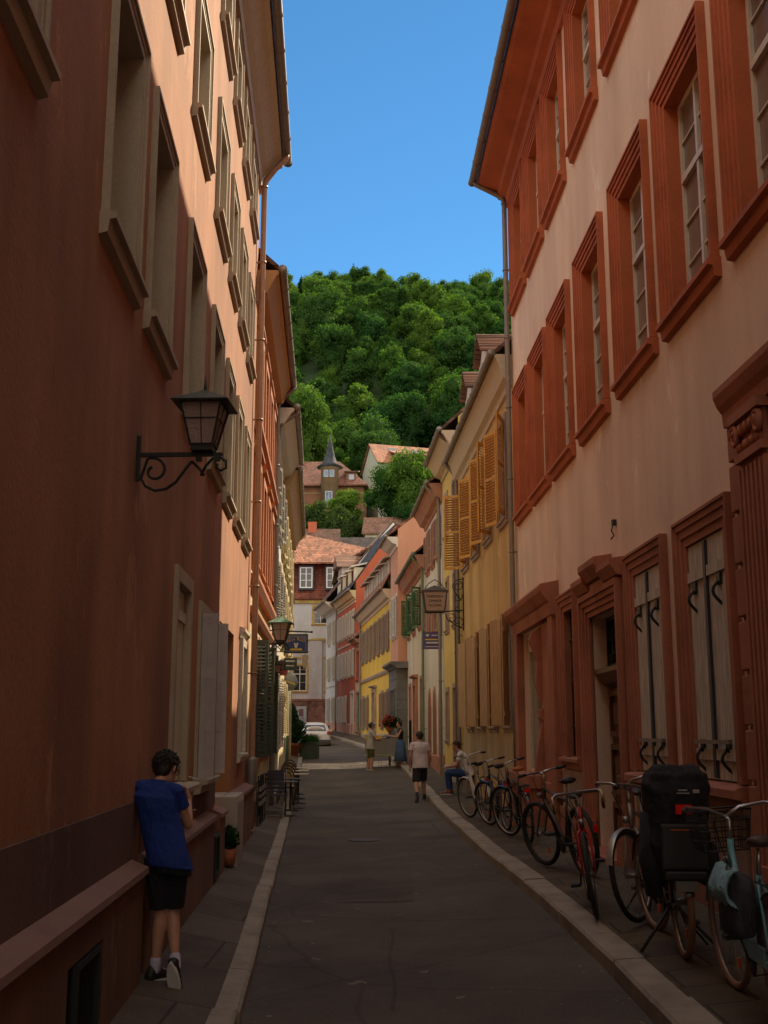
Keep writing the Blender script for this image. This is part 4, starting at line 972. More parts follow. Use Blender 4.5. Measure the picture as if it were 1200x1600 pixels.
for x, y, z, wd, h, p in ((2.3, -2.03, 6.6, 1.1, 2.4, tw), (1.85, -2.03, 11.2, .7, 1.1, tw), (2.75, -2.03, 11.2, .7, 1.1, tw), (5.6, -.06, 6.0, 1.3, 2.5, vt), (-4, -.06, 6.6, 1.2, 1.9, vt), (-7.6, -.06, 6.6, 1.2, 1.9, vt)):
    wo = obj('window', MB().ring(x - wd / 2, x + wd / 2, z, z + h, .12, y - .05, y + .02).box(x - .05, x + .05, y - .04, y + .02, z + .12, z + h - .12), bluef, p); obj('pane', MB().box(x - wd / 2, x + wd / 2, y + .0, y + .03, z, z + h), emit_free_glass('villa_glass', (.10, .15, .22)), wo)
for x in (-7.6, 5.5):
    dd = obj('dormer', MB().box(x - .8, x + .8, .4, 3, 10.9, 12.4), vb, vt); obj('dormer_roof', MB().prof([(.1, 12.4), (3.5, 13.2), (3.5, 13.4), (.1, 12.6)], x - 1.1, x + 1.1), dark_tile, dd); obj('pane', MB().box(x - .4, x + .4, .36, .41, 11.2, 12.1), bluef, dd)
obj('balcony', MB().box(-9, .4, -1.6, 0, 5.0, 5.25).ring(-9, .4, 5.25, 6.25, .08, -1.6, -1.52), brownwood, vt)
for z in (4, 6.3, 9.0): obj('string_course', MB().box(-9.05, 7.45, -.06, .02, z, z + .22), vst, vt)
gh = thing('house', 'tall pale house with an orange roof beside the villa on the hillside', 'building', (-.9, 172, 33), R(17))
gw_ = MB().box(0, 15, 0, 9, -6, 10.8); gw_.add([(0, 0, 10.8), (0, 9, 10.8), (0, 4.5, 14.6), (15, 0, 10.8), (15, 9, 10.8), (15, 4.5, 14.6)], [(0, 1, 2), (3, 4, 5)])
obj('wall', gw_, plaster('greenish_white_render', (.56, .58, .46), .1, .15, .1), gh)
obj('roof', MB().prof([(-.5, 10.6), (-.5, 10.8), (4.5, 14.95), (4.5, 14.75)], -.3, 15.4).prof([(4.5, 14.75), (4.5, 14.95), (9.5, 10.8), (9.5, 10.6)], -.3, 15.4), tiles('orange_tiles', (.40, .16, .085), 3, 4), gh)
for x in (4.0, 9.2):
    dd = obj('dormer', MB().box(x - 1, x + 1, .3, 3, 11.2, 12.5), plaster('greenish_white_render', (.5, .5, .4)), gh); obj('dormer_roof', MB().prof([(.0, 12.4), (3.4, 13.6), (3.4, 13.8), (.0, 12.6)], x - 1.4, x + 1.4), MATS['orange_tiles'], dd); obj('pane', MB().box(x - .7, x + .7, .25, .31, 11.4, 12.3), bluef, dd)
obj('chimney', MB().box(10.6, 11.5, 3.8, 4.6, 13.5, 16), rail, gh)
for x in (2.6, 6.6): obj('skylight', MB().add([(x, 2.6, 13.42), (x + 1.3, 2.6, 13.42), (x + 1.3, 3.6, 14.25), (x, 3.6, 14.25)], [(0, 1, 2, 3)]), rail, gh)
sh_ = thing('garden_house', 'low house with a brown tiled roof among the garden trees', 'building', (1.5, 144, 22.8), R(-5))
obj('wall', MB().box(-4, 4.5, 0, 5, -3, 4.6), cream_r, sh_); obj('roof', MB().prof([(-.5, 4.5), (-.5, 4.7), (2.5, 7.3), (5.5, 4.7), (5.5, 4.5)], -4.4, 4.9), brn_tile, sh_)
gwl = thing('garden_wall', 'pale terrace wall below the turreted villa', 'wall', (-9, 158, 28), R(-2)); obj('wall', MB().box(-14, 9, 0, .6, -4, 2.6), stone('terrace_stone', (.4, .38, .36)), gwl)
# ---------------------------------------------------------------- lamps, signs, furniture, plants, car
patina = paint('green_patina', (.12, .26, .17), .6)
lampglass = NB('frosted_lamp_glass'); lampglass.col((.50, .36, .30)); lampglass.b.inputs['Roughness'].default_value = .35; lampglass.b.inputs['Transmission Weight'].default_value = .35
lampglass.bump(lampglass.noise(lampglass.coord(), 60, 3), .8, .01); lampglass = lampglass.m
def frustum(m, c, z0, z1, a0, a1, seg=4):
    return m.lathe([(a0, z0), (a1, z1)], c, seg, a0=R(45))
def lantern(parent, c, s, capm, bodym, glass):
    """four-sided street lantern, c = bottom centre"""
    k = math.sqrt(2) / 2; b0, b1 = .085 * s, .165 * s; h = .40 * s
    m = MB(); cx, cy, cz = c
    m.box(cx - b0, cx + b0, cy - b0, cy + b0, cz, cz + .05 * s)
    for sx in (-1, 1):
        for sy in (-1, 1): m.bar((cx + sx * b0, cy + sy * b0, cz + .04 * s), (cx + sx * b1, cy + sy * b1, cz + h), .016 * s, .016 * s)
    for z, b in ((.05 * s, b0 + .008 * s), (h * .62, b0 + (b1 - b0) * .62), (h, b1)):
        for sx in (-1, 1):
            m.bar((cx - b, cy + sx * b, cz + z), (cx + b, cy + sx * b, cz + z), .008 * s, .008 * s); m.bar((cx + sx * b, cy - b, cz + z), (cx + sx * b, cy + b, cz + z), .008 * s, .008 * s)
    for sx in (-1, 1):
        m.bar((cx, cy + sx * b0, cz + .05 * s), (cx, cy + sx * b1, cz + h), .007 * s, .007 * s); m.bar((cx + sx * b0, cy, cz + .05 * s), (cx + sx * b1, cy, cz + h), .007 * s, .007 * s)
    lt = obj('lantern', m, bodym, parent)
    obj('lamp_glass', MB().lathe([((b0 - .004) / k, .05 * s), ((b1 - .006) / k, h)], c, 4, a0=R(45)), glass, lt)
    obj('cap', MB().lathe([(.225 * s / k * .97, h - .03 * s), (.225 * s / k, h - .02 * s), (.05 * s / k, h + .085 * s), (.02 * s, h + .11 * s)], c, 4, a0=R(45)).lathe([(.016 * s, h + .1 * s), (.012 * s, h + .15 * s), (.002, h + .24 * s)], c, 8), capm, lt)
    obj('lamp_bulb', MB().lathe([(.02, .06), (.05, .12), (.045, .2), (.01, .24)], (cx, cy, cz + .05 * s), 10), whitep, lt)
    return lt
def scroll_lamp(label, p, ang, arm, s, capm):
    t = thing('wall_lamp', label, 'street lamp', p, ang)      # local x points out from the wall
    obj('back_plate', MB().box(0, .03, -.02, .02, -.19, .14), blackm, t, bevel=.004)
    m = MB(); m.bar((0, 0, 0), (arm, 0, 0), .03, .028); m.bar((arm, 0, 0), (arm + .05, 0, 0), .02, .02)
    pts = [(.13 + .1 * (1 - t_ / 9) * math.cos(2.2 - t_), 0, -.115 + .1 * (1 - t_ / 9) * math.sin(2.2 - t_)) for t_ in [6.5 - i * .4 for i in range(17)]]
    r0 = pts[-1]
    pts += [(.04, 0, -.17), (.07, 0, -.225), (.14, 0, -.26), (.22, 0, -.25), (.29, 0, -.2), (.36, 0, -.10), (.40, 0, -.05)]
    m.tube(pts, .011, 6); m.tube([(.40, 0, -.05), (.46, 0, -.11), (.49, 0, -.155)], .011, 6)
    pts = [(.49, 0, -.155), (.53, 0, -.08), (.58, 0, -.03), (.63, 0, -.02), (.675, 0, -.05), (.68, 0, -.1), (.64, 0, -.12), (.61, 0, -.1), (.615, 0, -.07)]
    m.tube([(x * arm / .60, y, z) for x, y, z in pts], .011, 6)
    m.box(arm - .14, arm - .10, -.02, .02, -.05, 0).box(arm - .01, arm + .03, -.02, .02, -.05, 0)
    obj('scroll_bracket', m, blackm, t)
    lantern(t, (arm - .09, 0, .015), s, capm, blackm, lampglass); return t
scroll_lamp('black wall lantern on a scrolled arm fixed to the salmon wall above the leaning man', (LX(7.75), 7.75, 3.84), R(-3), .57, .9, paint('dark_lamp_cap', (.03, .045, .04), .5))
scroll_lamp('smaller green-capped wall lantern on a scrolled arm over the folding chairs', (-2.40 - .055 * 3.2, 23.0, 3.68), R(-3), .56, 1.08, patina)
def facade_x(side, y): return lerp(LW if side == 'L' else RW, y)
# inn sign: blue board with arched yellow lettering
t = thing('hanging_sign', 'blue inn sign with arched yellow lettering hanging on a black bar', 'sign', (facade_x('L', 26.0), 26.0, 3.93), 0)
m = MB(); m.bar((-.1, 0, .30), (.98, 0, .26), .035, .03); m.lathe([(.03, -.02), (.03, .02)], (.99, 0, .26), 6)
for x in (.42, .86): m.bar((x, 0, .27), (x, 0, .2), .012, .012)
obj('sign_bar', m, blackm, t)
b_ = obj('sign_board', MB().box(.38, .90, -.02, .02, -.22, .2), paint('sign_grey_blue', (.15, .18, .27), .5), t)
obj('frame', MB().ring(.37, .91, -.23, .21, .025, -.03, .03), blackm, b_)
obj('panel', MB().poly([(.43, -.17), (.85, -.17), (.85, .04), (.80, .08), (.74, .13), (.54, .13), (.48, .08), (.43, .04)], -.027, -.018), paint('sign_blue', (.012, .055, .22), .4), b_)
ylw = paint('sign_yellow', (.70, .50, .03), .5)
def arc_text(txt, cx, cz, rad, size, a0, a1, y, parent, mat):
    vs = []; fs = []
    for i, ch in enumerate(txt):
        if ch == ' ': continue
        a = a0 + (a1 - a0) * i / (len(txt) - 1); me = text_mesh(ch, size, mat); M_ = Matrix.Translation((cx + rad * math.sin(a), y, cz + rad * math.cos(a))) @ Matrix.Rotation(a, 4, 'Y') @ Matrix.Rotation(R(90), 4, 'X')
        o = len(vs); vs += [M_ @ v.co for v in me.vertices]; fs += [tuple(k + o for k in p.vertices) for p in me.polygons]
    m = MB(); m.add(vs, fs); return obj('lettering', m, mat, parent, fix=False)
arc_text('Raja Rani', .64, -.24, .31, .092, -.58, .58, -.03, b_, ylw)
obj('pot_emblem', MB().poly([(.615, -.11), (.665, -.11), (.68, -.04), (.70, .0), (.68, .01), (.655, -.005), (.625, -.005), (.60, .01), (.58, .0), (.60, -.04)], -.034, -.027), paint('sign_white', (.6, .6, .58), .5), b_)
obj('ribbon', MB().poly([(.49, -.165), (.79, -.165), (.77, -.12), (.51, -.12)], -.033, -.027), ylw, b_)
# cluster of small lanterns
t = thing('lantern_cluster', 'cluster of three small black ornamental lanterns on a wall bracket below the inn sign', 'lamp', (facade_x('L', 24.9), 24.9, 3.25), 0)
m = MB(); m.box(0, .02, -.03, .03, -.1, .1); m.tube([(0, 0, 0), (.1, 0, -.1), (.2, 0, -.06), (.3, 0, -.1), (.4, 0, -.02)], .012, 6); spiral(m, (.22, 0, -.12), .07, .02, 0, 7, rad=.008)
obj('bracket', m, blackm, t)
for x, z in ((.17, .13), (.28, -.02), (.36, .05)): lantern(t, (x, (x - .25) * .4, z - .05), .48, blackm, blackm, lampglass)
# cream sign lantern and small dark sign
t = thing('hanging_sign', 'small dark green house sign with a cream lantern, under the blue inn sign', 'sign', (facade_x('L', 28.6), 28.6, 3.5), 0)
m = MB(); m.bar((-.1, 0, .42), (.9, 0, .42), .025, .02); m.bar((.45, 0, .42), (.45, 0, .25), .01, .01); m.bar((.8, 0, .42), (.8, 0, .34), .01, .01); obj('bracket', m, blackm, t)
obj('sign_board', MB().box(.26, .6, -.02, .02, -.05, .26), dgreen, t); obj('emblem', MB().box(.31, .55, -.028, -.02, .16, .2).box(.33, .53, -.028, -.02, .05, .08), cream_paint, t)
obj('lamp_glass', MB().lathe([(.06, 0), (.12, .34)], (.8, 0, .0), 4, a0=R(45)), paint('cream_lamp_glass', (.55, .52, .36), .4), t)
obj('red_emblem', MB().poly([(.18, -.18), (.34, -.18), (.38, -.06), (.26, -.0), (.16, -.06)], -.02, .02), paint('sign_red', (.4, .05, .03), .5), t)
# traffic sign seen from behind on its pole
t = thing('traffic_sign', 'round traffic sign on a teal pole seen from behind', 'traffic sign', (-3.36, 39.5, lside(-3.4, 39.5)), 0)
obj('pole', MB().tube([(0, 0, 0), (0, 0, 3.4)], .045, 10), paint('teal_pole', (.14, .24, .24), .5), t)
d_ = obj('sign_disc', MB().tube([(0.03, -.05, 3.1), (0.03, -.075, 3.1)], .32, 40), paint('sign_back_grey', (.22, .24, .23), .55), t)
obj('clamp', MB().bar((-.23, -.08, 3.19), (.27, -.08, 3.0), .02, .035), ylw, d_)
# guesthouse lantern sign on the right
t = thing('hanging_sign', 'lantern-shaped guesthouse sign on a wrought iron bracket beside the orange shutters', 'sign', (facade_x('R', 31.6), 31.3, 5.45), R(180))
m = MB()
for k in (-1, 1): pass
m.bar((0, 0, .75), (0, 0, -.75), .035, .035); m.tube([(0, 0, -.18), (.5, 0, -.22), (1.0, 0, -.26)], .018, 6)
spiral(m, (.16, 0, .5), .16, .03, 2, 9); spiral(m, (.16, 0, -.5), .17, .03, -2, -9); spiral(m, (.16, 0, .18), .14, .03, 2.5, 9); spiral(m, (.33, 0, -.42), .14, .02, 1.2, 8); spiral(m, (.15, 0, -.14), .11, .02, 4, 10)
m.tube([(0, 0, .7), (.2, 0, .66), (.3, 0, .5), (.22, 0, .3), (.05, 0, .1)], .016, 6); m.tube([(0, 0, -.7), (.22, 0, -.6), (.45, 0, -.45), (.5, 0, -.28)], .016, 6)
obj('wrought_bracket', m, blackm, t)
c0 = .80; s = MB()
pts0 = [(c0 - .25, -.22), (c0 + .25, -.22), (c0 + .33, .33), (c0 - .33, .33)]
body = obj('lantern_box', MB().poly(pts0, -.18, .18), paint('sign_parchment', (.42, .27, .18), .5), t)
s.bar((c0 - .26, .2, -.23), (c0 - .34, .2, .35), .035, .03); s.bar((c0 + .26, .2, -.23), (c0 + .34, .2, .35), .035, .03); s.bar((c0 - .26, -.2, -.23), (c0 - .34, -.2, .35), .03, .03); s.bar((c0 + .26, -.2, -.23), (c0 + .34, -.2, .35), .03, .03)
for y in (-.19, .19): s.bar((c0 - .38, y, .34), (c0 + .38, y, .34), .04, .035); s.bar((c0 - .29, y, -.23), (c0 + .29, y, -.23), .035, .03)
for x in (-1, 1): s.bar((c0 + x * .34, -.2, .34), (c0 + x * .34, .2, .34), .03, .03); s.bar((c0 + x * .26, -.2, -.23), (c0 + x * .26, .2, -.23), .03, .03)
s.add([(c0 - .36, -.22, .35), (c0 + .36, -.22, .35), (c0 + .36, .22, .35), (c0 - .36, .22, .35), (c0, 0, .52)], [(0, 1, 4), (1, 2, 4), (2, 3, 4), (3, 0, 4)])
for x in (-1, 1): s.tube([(c0 + x * .3, 0, .38), (c0 + x * .18, 0, .56), (c0, 0, .68)], .014, 6)
for i in range(5): spiral(s, (c0 - .22 + i * .11, .19, -.29), .045, .01, 0, 6, rad=.007)
s.bar((c0, 0, -.23), (c0, 0, -.42), .02, .02)
obj('iron_frame', s, paint('dark_brown_iron', (.05, .03, .02), .5), body)
for i, tx in enumerate(('FREMDEN', 'ZIMMER', 'ROOMS')):
    me = text_mesh(tx, .105, blackm); o = obj('lettering', me, None, body); o.rotation_euler = (R(90), 0, R(180)); o.location = (c0, .185, .15 - i * .125)
# purple panel sign
t = thing('hanging_sign', 'purple rectangular sign with a white heart, behind the guesthouse lantern', 'sign', (facade_x('R', 37.0), 36.9, 4.85), R(180))
obj('bracket', MB().bar((0, 0, .30), (.7, 0, .30), .02, .02), blackm, t)
pb = obj('sign_board', MB().box(.03, .66, -.015, .015, -.26, .28), paint('sign_purple', (.09, .06, .17), .5), t)
hp = [(-.055 * math.sin(a) ** 3, .05 * (13 * math.cos(a) - 5 * math.cos(2 * a) - 2 * math.cos(3 * a) - math.cos(4 * a)) / 16) for a in [i * 6.2832 / 20 for i in range(20)]]
wsn = paint('sign_white', (.6, .6, .58), .5)
obj('heart_emblem', MB().poly([(.50 + x, .19 + z) for x, z in hp], .014, .024), wsn, pb)
for z, a, b, hh, mm in ((.19, .12, .36, .03, wsn), (.05, .1, .58, .035, ylw), (-.05, .12, .54, .045, wsn), (-.18, .1, .58, .02, wsn)): obj('printed_line', MB().box(a, b, .014, .022, z - hh / 2, z + hh / 2), mm, pb)

# folding chair, wicker chair, little table
slatm = paint('dark_slat_wood', (.045, .04, .055), .5, 0, .2, True)
steel = paint('brushed_steel', (.35, .35, .36), .3, .9)
wick = paint('golden_wicker', (.42, .27, .09), .6, 0, .3)
wick2 = paint('dark_wicker', (.10, .06, .03), .6, 0, .3)
def folding_chair(label, p, rz, group=None):
    t = thing('folding_chair', label, 'chair', p, rz, group)
    for i in range(5): obj('seat_slat', MB().box(-.2, .2, -.18 + i * .08, -.12 + i * .08, .44, .458), slatm, t)
    b = MB()
    for i in range(4): b.box(-.2, .2, -.245 - i * .012, -.228 - i * .012, .58 + i * .09, .645 + i * .09)
    obj('backrest', b, slatm, t)
    for sx in (-1, 1):
        obj('leg', MB().tube([(sx * .21, -.30, .93), (sx * .21, -.21, .5), (sx * .21, .18, 0)], .009, 6), steel, t)
        obj('leg', MB().tube([(sx * .19, .2, .45), (sx * .19, -.24, 0)], .009, 6), steel, t)
    obj('stretcher', MB().bar((-.21, -.19, .05), (.21, -.19, .05), .012, .012).bar((-.2, 0, .24), (.2, -.02, .10), .008, .008).bar((-.2, 0, .1), (.2, -.02, .24), .008, .008), steel, t)
    return t
folding_chair('dark slatted folding chair seen from behind, nearest in the pavement café', (-2.30, 24.4, lside(-2.3, 24.4)), 0)
folding_chair('dark slatted folding chair pushed in behind the nearest café chair', (-2.42, 25.9, lside(-2.42, 25.9)), .1)
def wicker_chair(label, p, rz, group=None):
    t = thing('wicker_chair', label, 'chair', p, rz, group)
    obj('seat', MB().lathe([(.02, .43), (.23, .43), (.24, .45), (.23, .47), (.02, .475)], seg=20), wick2, t)
    m = MB(); m.tube([(.24 * math.cos(a), -.19 - .03 * math.sin(a), .5 + .42 * math.sin(a)) for a in [R(i * 15) for i in range(13)]], .02, 8)
    m.tube([(.17 * math.cos(a), -.19 - .03 * math.sin(a), .5 + .33 * math.sin(a)) for a in [R(i * 15) for i in range(13)]], .013, 8)
    b = obj('back_frame', m, wick2, t)
    obj('woven_panel', MB().poly([(.20 * math.cos(a), .5 + .37 * math.sin(a)) for a in [R(i * 15) for i in range(13)]], -.215, -.205), wick, b)
    for sx in (-1, 1):
        for sy in (-1, 1): obj('leg', MB().tube([(sx * .17, sy * .17, .44), (sx * .2, sy * .2, 0)], .014, 6), wick2, t)
    return t
for i, (x, y, rz, lab) in enumerate(((-2.42, 28.3, .15, 'golden wicker café chair with a round back, nearest of the wicker row'), (-2.50, 29.8, .1, 'second golden wicker café chair of the row'), (-2.60, 31.3, .12, 'third golden wicker café chair of the row'), (-2.72, 33.0, .1, 'farthest golden wicker café chair, before the planters'))):
    wicker_chair(lab, (x, y, lside(x, y)), rz, 'wicker café chairs along the left wall')
def small_table(label, p, topm, group='café tables on the left pavement'):
    t = thing('cafe_table', label, 'table', p, 0, group)
    obj('table_top', MB().box(-.26, .26, -.26, .26, .71, .735), topm, t, bevel=.008)
    obj('column', MB().lathe([(.2, 0), (.2, .02), (.03, .04), (.025, .7), (.12, .71)], seg=14), blackm, t)
for x, y, lab in ((-2.16, 25.2, 'square dark café table beside the folding chairs'), (-2.18, 26.9, 'second dark café table, between folding and wicker chairs')): small_table(lab, (x, y, lside(x, y)), slatm)
for x, y, lab in ((-2.16, 29.0, 'pale café table by the nearest wicker chairs'), (-2.28, 30.6, 'middle pale café table in the wicker row'), (-2.42, 32.2, 'farthest pale café table before the planters')): small_table(lab, (x, y, lside(x, y)), paint('pale_table_top', (.5, .42, .28), .5))
# folded chairs leaning on the wall
for i, y in enumerate((21.5, 22.2, 22.9)):
    x = facade_x('L', y) + .12
    t = thing('folded_chair', ('nearest', 'middle', 'farthest')[i] + ' of three folded metal chairs leaning on the left wall', 'chair', (x, y, lside(x, y)), R(87), 'folded chairs leaning on the left wall')
    obj('frame', MB().ring(-.2, .2, .0, .9, .018, -.02, .0).ring(-.17, .17, .15, .8, .014, .015, .03), blackm, t)
    obj('slats', MB().box(-.18, .18, -.035, -.02, .62, .70).box(-.18, .18, -.035, -.02, .5, .56).box(-.18, .18, -.035, -.02, .36, .44), steel, t)

# planters
terr = stone('terracotta_pot', (.38, .12, .05), .15, .8, .2)
def leaf_blob(lobes, n, leaf, mat, seed, name='foliage', core=True):
    rd = random.Random(seed); vs = []; fs = []; tot = sum(a * b for c, a, b in lobes)
    m = MB()
    for c, rx, rz in lobes:
        for _ in range(int(n * rx * rz / tot)):
            d = rdir(rd); p = Vector(c) + Vector((d.x * rx, d.y * rx, d.z * rz)) * rd.uniform(.75, 1.15)
            nn = (d + rdir(rd)).normalized(); a = nn.orthogonal().normalized(); b = nn.cross(a); s = leaf * rd.uniform(.6, 1.4); o = len(vs)
            vs += [p - a * s, p - b * s * .5, p + a * s, p + b * s * .5]; fs.append((o, o + 1, o + 2, o + 3))
        if core: m.ball(c, (rx * .7, rx * .7, rz * .7), 8, 5)
    m.add(vs, fs); return m.mesh(name, mat, fix=False)
dkl = leafmat('dark_shrub_leaves', (.025, .065, .02), (.05, .1, .02))
t = thing('potted_plant', 'conical dark shrub in a terracotta pot behind the café chairs', 'plant', (-4.05, 50.0, .72), 0)
obj('pot', MB().lathe([(.26, 0), (.42, .62), (.46, .62), (.46, .74), (.4, .74), (.38, .68), (.02, .66)], seg=20), terr, t)
obj('foliage', leaf_blob([((0, 0, 1.0), .62, .42), ((.1, 0, 1.4), .5, .4), ((-.1, .1, 1.35), .48, .4), ((0, 0, 1.85), .3, .35), ((0, 0, 2.15), .12, .3)], 2600, .07, dkl, 4), None, t)
t = thing('planter_box', 'dark green square planter with spiky grass, standing on the road behind the painted band of sunlight', 'planter', (-3.3, 50.6, G(50.6)), R(-6), sc=.85)
obj('box', MB().ring(-.45, .45, .02, .85, .06, -.45, .45).box(-.4, .4, -.42, .42, .02, .78), paint('planter_green', (.04, .06, .035), .6), t, bevel=.01)
rd = random.Random(5); m = MB()
for _ in range(420):
    x, y = rd.uniform(-.38, .38), rd.uniform(-.38, .38); dx, dy = rd.gauss(0, .18), rd.gauss(0, .18); h = rd.uniform(.3, .62)
    m.add([(x - .012, y, .76), (x + .012, y, .76), (x + dx * .4 + .01, y + dy * .4, .76 + h * .6), (x + dx, y + dy, .76 + h), (x + dx * .4 - .01, y + dy * .4, .76 + h * .6)], [(0, 1, 2, 3, 4)])
obj('foliage', m, lm1, t, fix=False)
t = thing('potted_plant', 'low bush with pale blossom left of the conical shrub', 'plant', (-4.6, 52.0, .95), 0)
obj('pot', MB().lathe([(.2, 0), (.3, .45), (.33, .5), (.02, .5)], seg=16), terr, t)
obj('foliage', leaf_blob([((0, 0, .95), .4, .5), ((.15, 0, 1.35), .3, .3)], 900, .06, dkl, 8), None, t)
obj('blossom', leaf_blob([((-.1, -.1, 1.2), .4, .4), ((.1, -.1, .8), .3, .3)], 130, .05, paint('pale_blossom', (.6, .45, .4), .6), 9, 'blossom', False), None, t)
t = thing('potted_plant', 'small green plant in a stone trough at the foot of the salmon wall', 'plant', (LX(14.95) + .13, 14.95, .24), 0)
obj('pot', MB().lathe([(.07, 0), (.1, .2), (.09, .2), (.02, .19)], seg=12), terr, t)
obj('foliage', leaf_blob([((0, 0, .32), .12, .14)], 260, .03, dkl, 12), None, t)

# posters on the rough base wall
for x, w_, c_, lab in ((-7.05, .75, (.25, .38, .5), 'pale blue poster on the rough red base wall'), (-6.2, .95, (.35, .38, .38), 'larger grey-white poster beside the pale blue one')):
    t = thing('poster', lab, 'poster', (x, 85.4, 3.25), 0, sc=.8)
    pb = obj('sheet', MB().box(-w_ / 2, w_ / 2, -.03, 0, -.75, .75), paint('poster_' + lab[:4], c_, .6), t)
    obj('print', MB().box(-w_ * .25, w_ * .2, -.036, -.028, -.2, .5).lathe([(.18, -.01), (.18, .01)], (w_ * .1, -.036, -.3), 10), paint('poster_print', (.16, .07, .07), .6), pb)

# white hatchback seen from behind
car = thing('parked_car', 'white hatchback parked behind the planters, seen from behind', 'car', (-3.85, 62.5, G(61) - .12), R(6))
carw = paint('car_white', (.60, .58, .56), .25, 0, .02); cg = emit_free_glass('car_glass', (.03, .035, .07), .08, .1); tyrem = paint('tyre_rubber', (.018, .018, .018), .8)
# stations along the length (y from rear to front): (y, half width, bottom, belt, roof half width, roof)
st = [(-2.0, .70, .42, .80, .60, .86), (-1.93, .82, .30, .95, .62, 1.0), (-1.75, .85, .22, .98, .60, 1.34), (-1.4, .86, .20, .98, .60, 1.45), (-.4, .86, .2, .96, .62, 1.50), (.4, .86, .2, .94, .60, 1.44), (1.15, .85, .22, .92, .66, .98), (1.8, .80, .28, .82, .62, .86), (2.0, .66, .4, .66, .5, .7)]
vs = []; n = 12
for y, hw, zb, zl, rw, zr in st:
    half = [(hw * .9, zb), (hw, zb + .15), (hw, (zb + zl) / 2), (hw * .985, zl), (rw + (hw - rw) * .25, zl + (zr - zl) * .75), (rw * .9, zr)]
    vs += [(x, y, z) for x, z in half] + [(-x, y, z) for x, z in half[::-1]]
fs = [(i * n + k, i * n + (k + 1) % n, (i + 1) * n + (k + 1) % n, (i + 1) * n + k) for i in range(len(st) - 1) for k in range(n)] + [tuple(range(n)), tuple(range((len(st) - 1) * n, len(st) * n))[::-1]]
bd = obj('body', MB().add(vs, fs, True), carw, car); bd.modifiers.new('sub', 'SUBSURF').render_levels = 2; bd.modifiers['sub'].levels = 2
obj('rear_window', MB().add([(-.60, -1.935, 1.0), (.60, -1.935, 1.0), (.50, -1.72, 1.33), (-.50, -1.72, 1.33), (-.60, -1.90, 1.0), (.60, -1.90, 1.0), (.50, -1.69, 1.33), (-.50, -1.69, 1.33)], [(0, 1, 2, 3), (4, 5, 6, 7), (0, 1, 5, 4), (1, 2, 6, 5), (2, 3, 7, 6), (3, 0, 4, 7)]), cg, car)
obj('window_lettering', MB().box(-.3, .3, -1.92, -1.84, 1.19, 1.22).box(-.38, .38, -1.94, -1.86, 1.12, 1.15), whitep, car)
for sx in (-1, 1):
    obj('tail_light', MB().box(sx * .62, sx * .84, -2.0, -1.85, .82, 1.0), paint('tail_light_red', (.32, .03, .02), .3), car, bevel=.03)
    for y in (-1.25, 1.3):
        w_ = obj('wheel', MB().tube([(sx * .66, y, .31), (sx * .86, y, .31)], .31, 24), tyrem, car); obj('rim', MB().tube([(sx * .85, y, .31), (sx * .868, y, .31)], .19, 16), steel, w_)
    obj('side_window', MB().box(sx * .72, sx * .80, -1.3, .7, 1.0, 1.3), cg, car)
    obj('mirror', MB().ball((sx * .98, .75, 1.0), (.1, .06, .07), 8, 6), carw, car)
obj('bumper', MB().box(-.78, .78, -2.08, -1.9, .36, .56), paint('bumper_dark', (.05, .05, .05), .6), car, bevel=.04)
obj('number_plate', MB().box(-.26, .26, -2.05, -1.99, .66, .77), whitep, car)

# market-like flower stand of the couple, and a bollard
t = thing('flower_stand', 'grey bench with a stone trough, beside the couple', 'bench', (.05, 43.6, G(43.6)), R(4))
obj('table_top', MB().box(-.75, .55, -.35, .35, .50, .56), paint('yellowish_bench', (.36, .32, .16), .6), t, bevel=.01)
for x in (-.65, .45): obj('leg', MB().box(x - .04, x + .04, -.3, .3, 0, .5), zinc, t)
tr = obj('trough', MB().ring(-.75, .5, .56, 1.25, .04, -.1, .3).box(-.71, .46, -.08, .28, .58, 1.2), plaster('grey_trough', (.34, .32, .28)), t)
obj('yellow_cloth', MB().box(-.76, -.1, -.125, -.1, 1.12, 1.27), ylw, tr)
t = thing('potted_plant', 'tall pot of red geraniums between the couple', 'plant', (.22, 44.2, G(44) - .1), 0)
obj('stand', MB().tube([(0, 0, 0), (0, 0, 1.5)], .05, 8), zinc, t); obj('pot', MB().lathe([(.10, 1.5), (.16, 1.7), (.02, 1.7)], seg=14), terr, t)
obj('foliage', leaf_blob([((0, 0, 1.85), .28, .22), ((.2, 0, 1.85), .22, .2)], 500, .05, dkl, 3), None, t)
obj('blossom', leaf_blob([((-.22, -.12, 1.85), .2, .24), ((-.05, -.2, 2.0), .2, .16)], 110, .05, paint('red_blossom', (.5, .02, .015), .6), 6, 'blossom', False), None, t)
t = thing('bollard', 'dark slim bollard before the cream house doorway', 'bollard', (.98, 42.5, rside(.98, 42.5)), 0)
obj('post', MB().lathe([(.05, 0), (.05, 1.5), (.06, 1.52), (.05, 1.6), (.01, 1.63)], seg=10), blackm, t)
# stone step for the seated man
t = thing('stone_step', 'pale stone doorstep the seated man sits on', 'step', (2.2, 29.75, .15), R(3))
obj('block', MB().box(-.22, .36, -.4, .42, -.1, .72), stone('step_stone', (.30, .26, .22)), t, bevel=.02)

# band of sunlight across the carriageway, painted as a pale sett-patterned strip
struct('painted_sun_band', sheet([[(lerp(LK, y) + .02 + (lerp(RK, y) - lerp(LK, y) - .04) * t, y, G(y) + .03 * math.sin(math.pi * t) + .12 * max(0, (t - .5) / .5) + .006) for t in [i / 16 for i in range(17)]] for y in ys(43.6, 47.2, .6)]), slabmat('sun_band_paint', (.62, .54, .40), .22, .3))

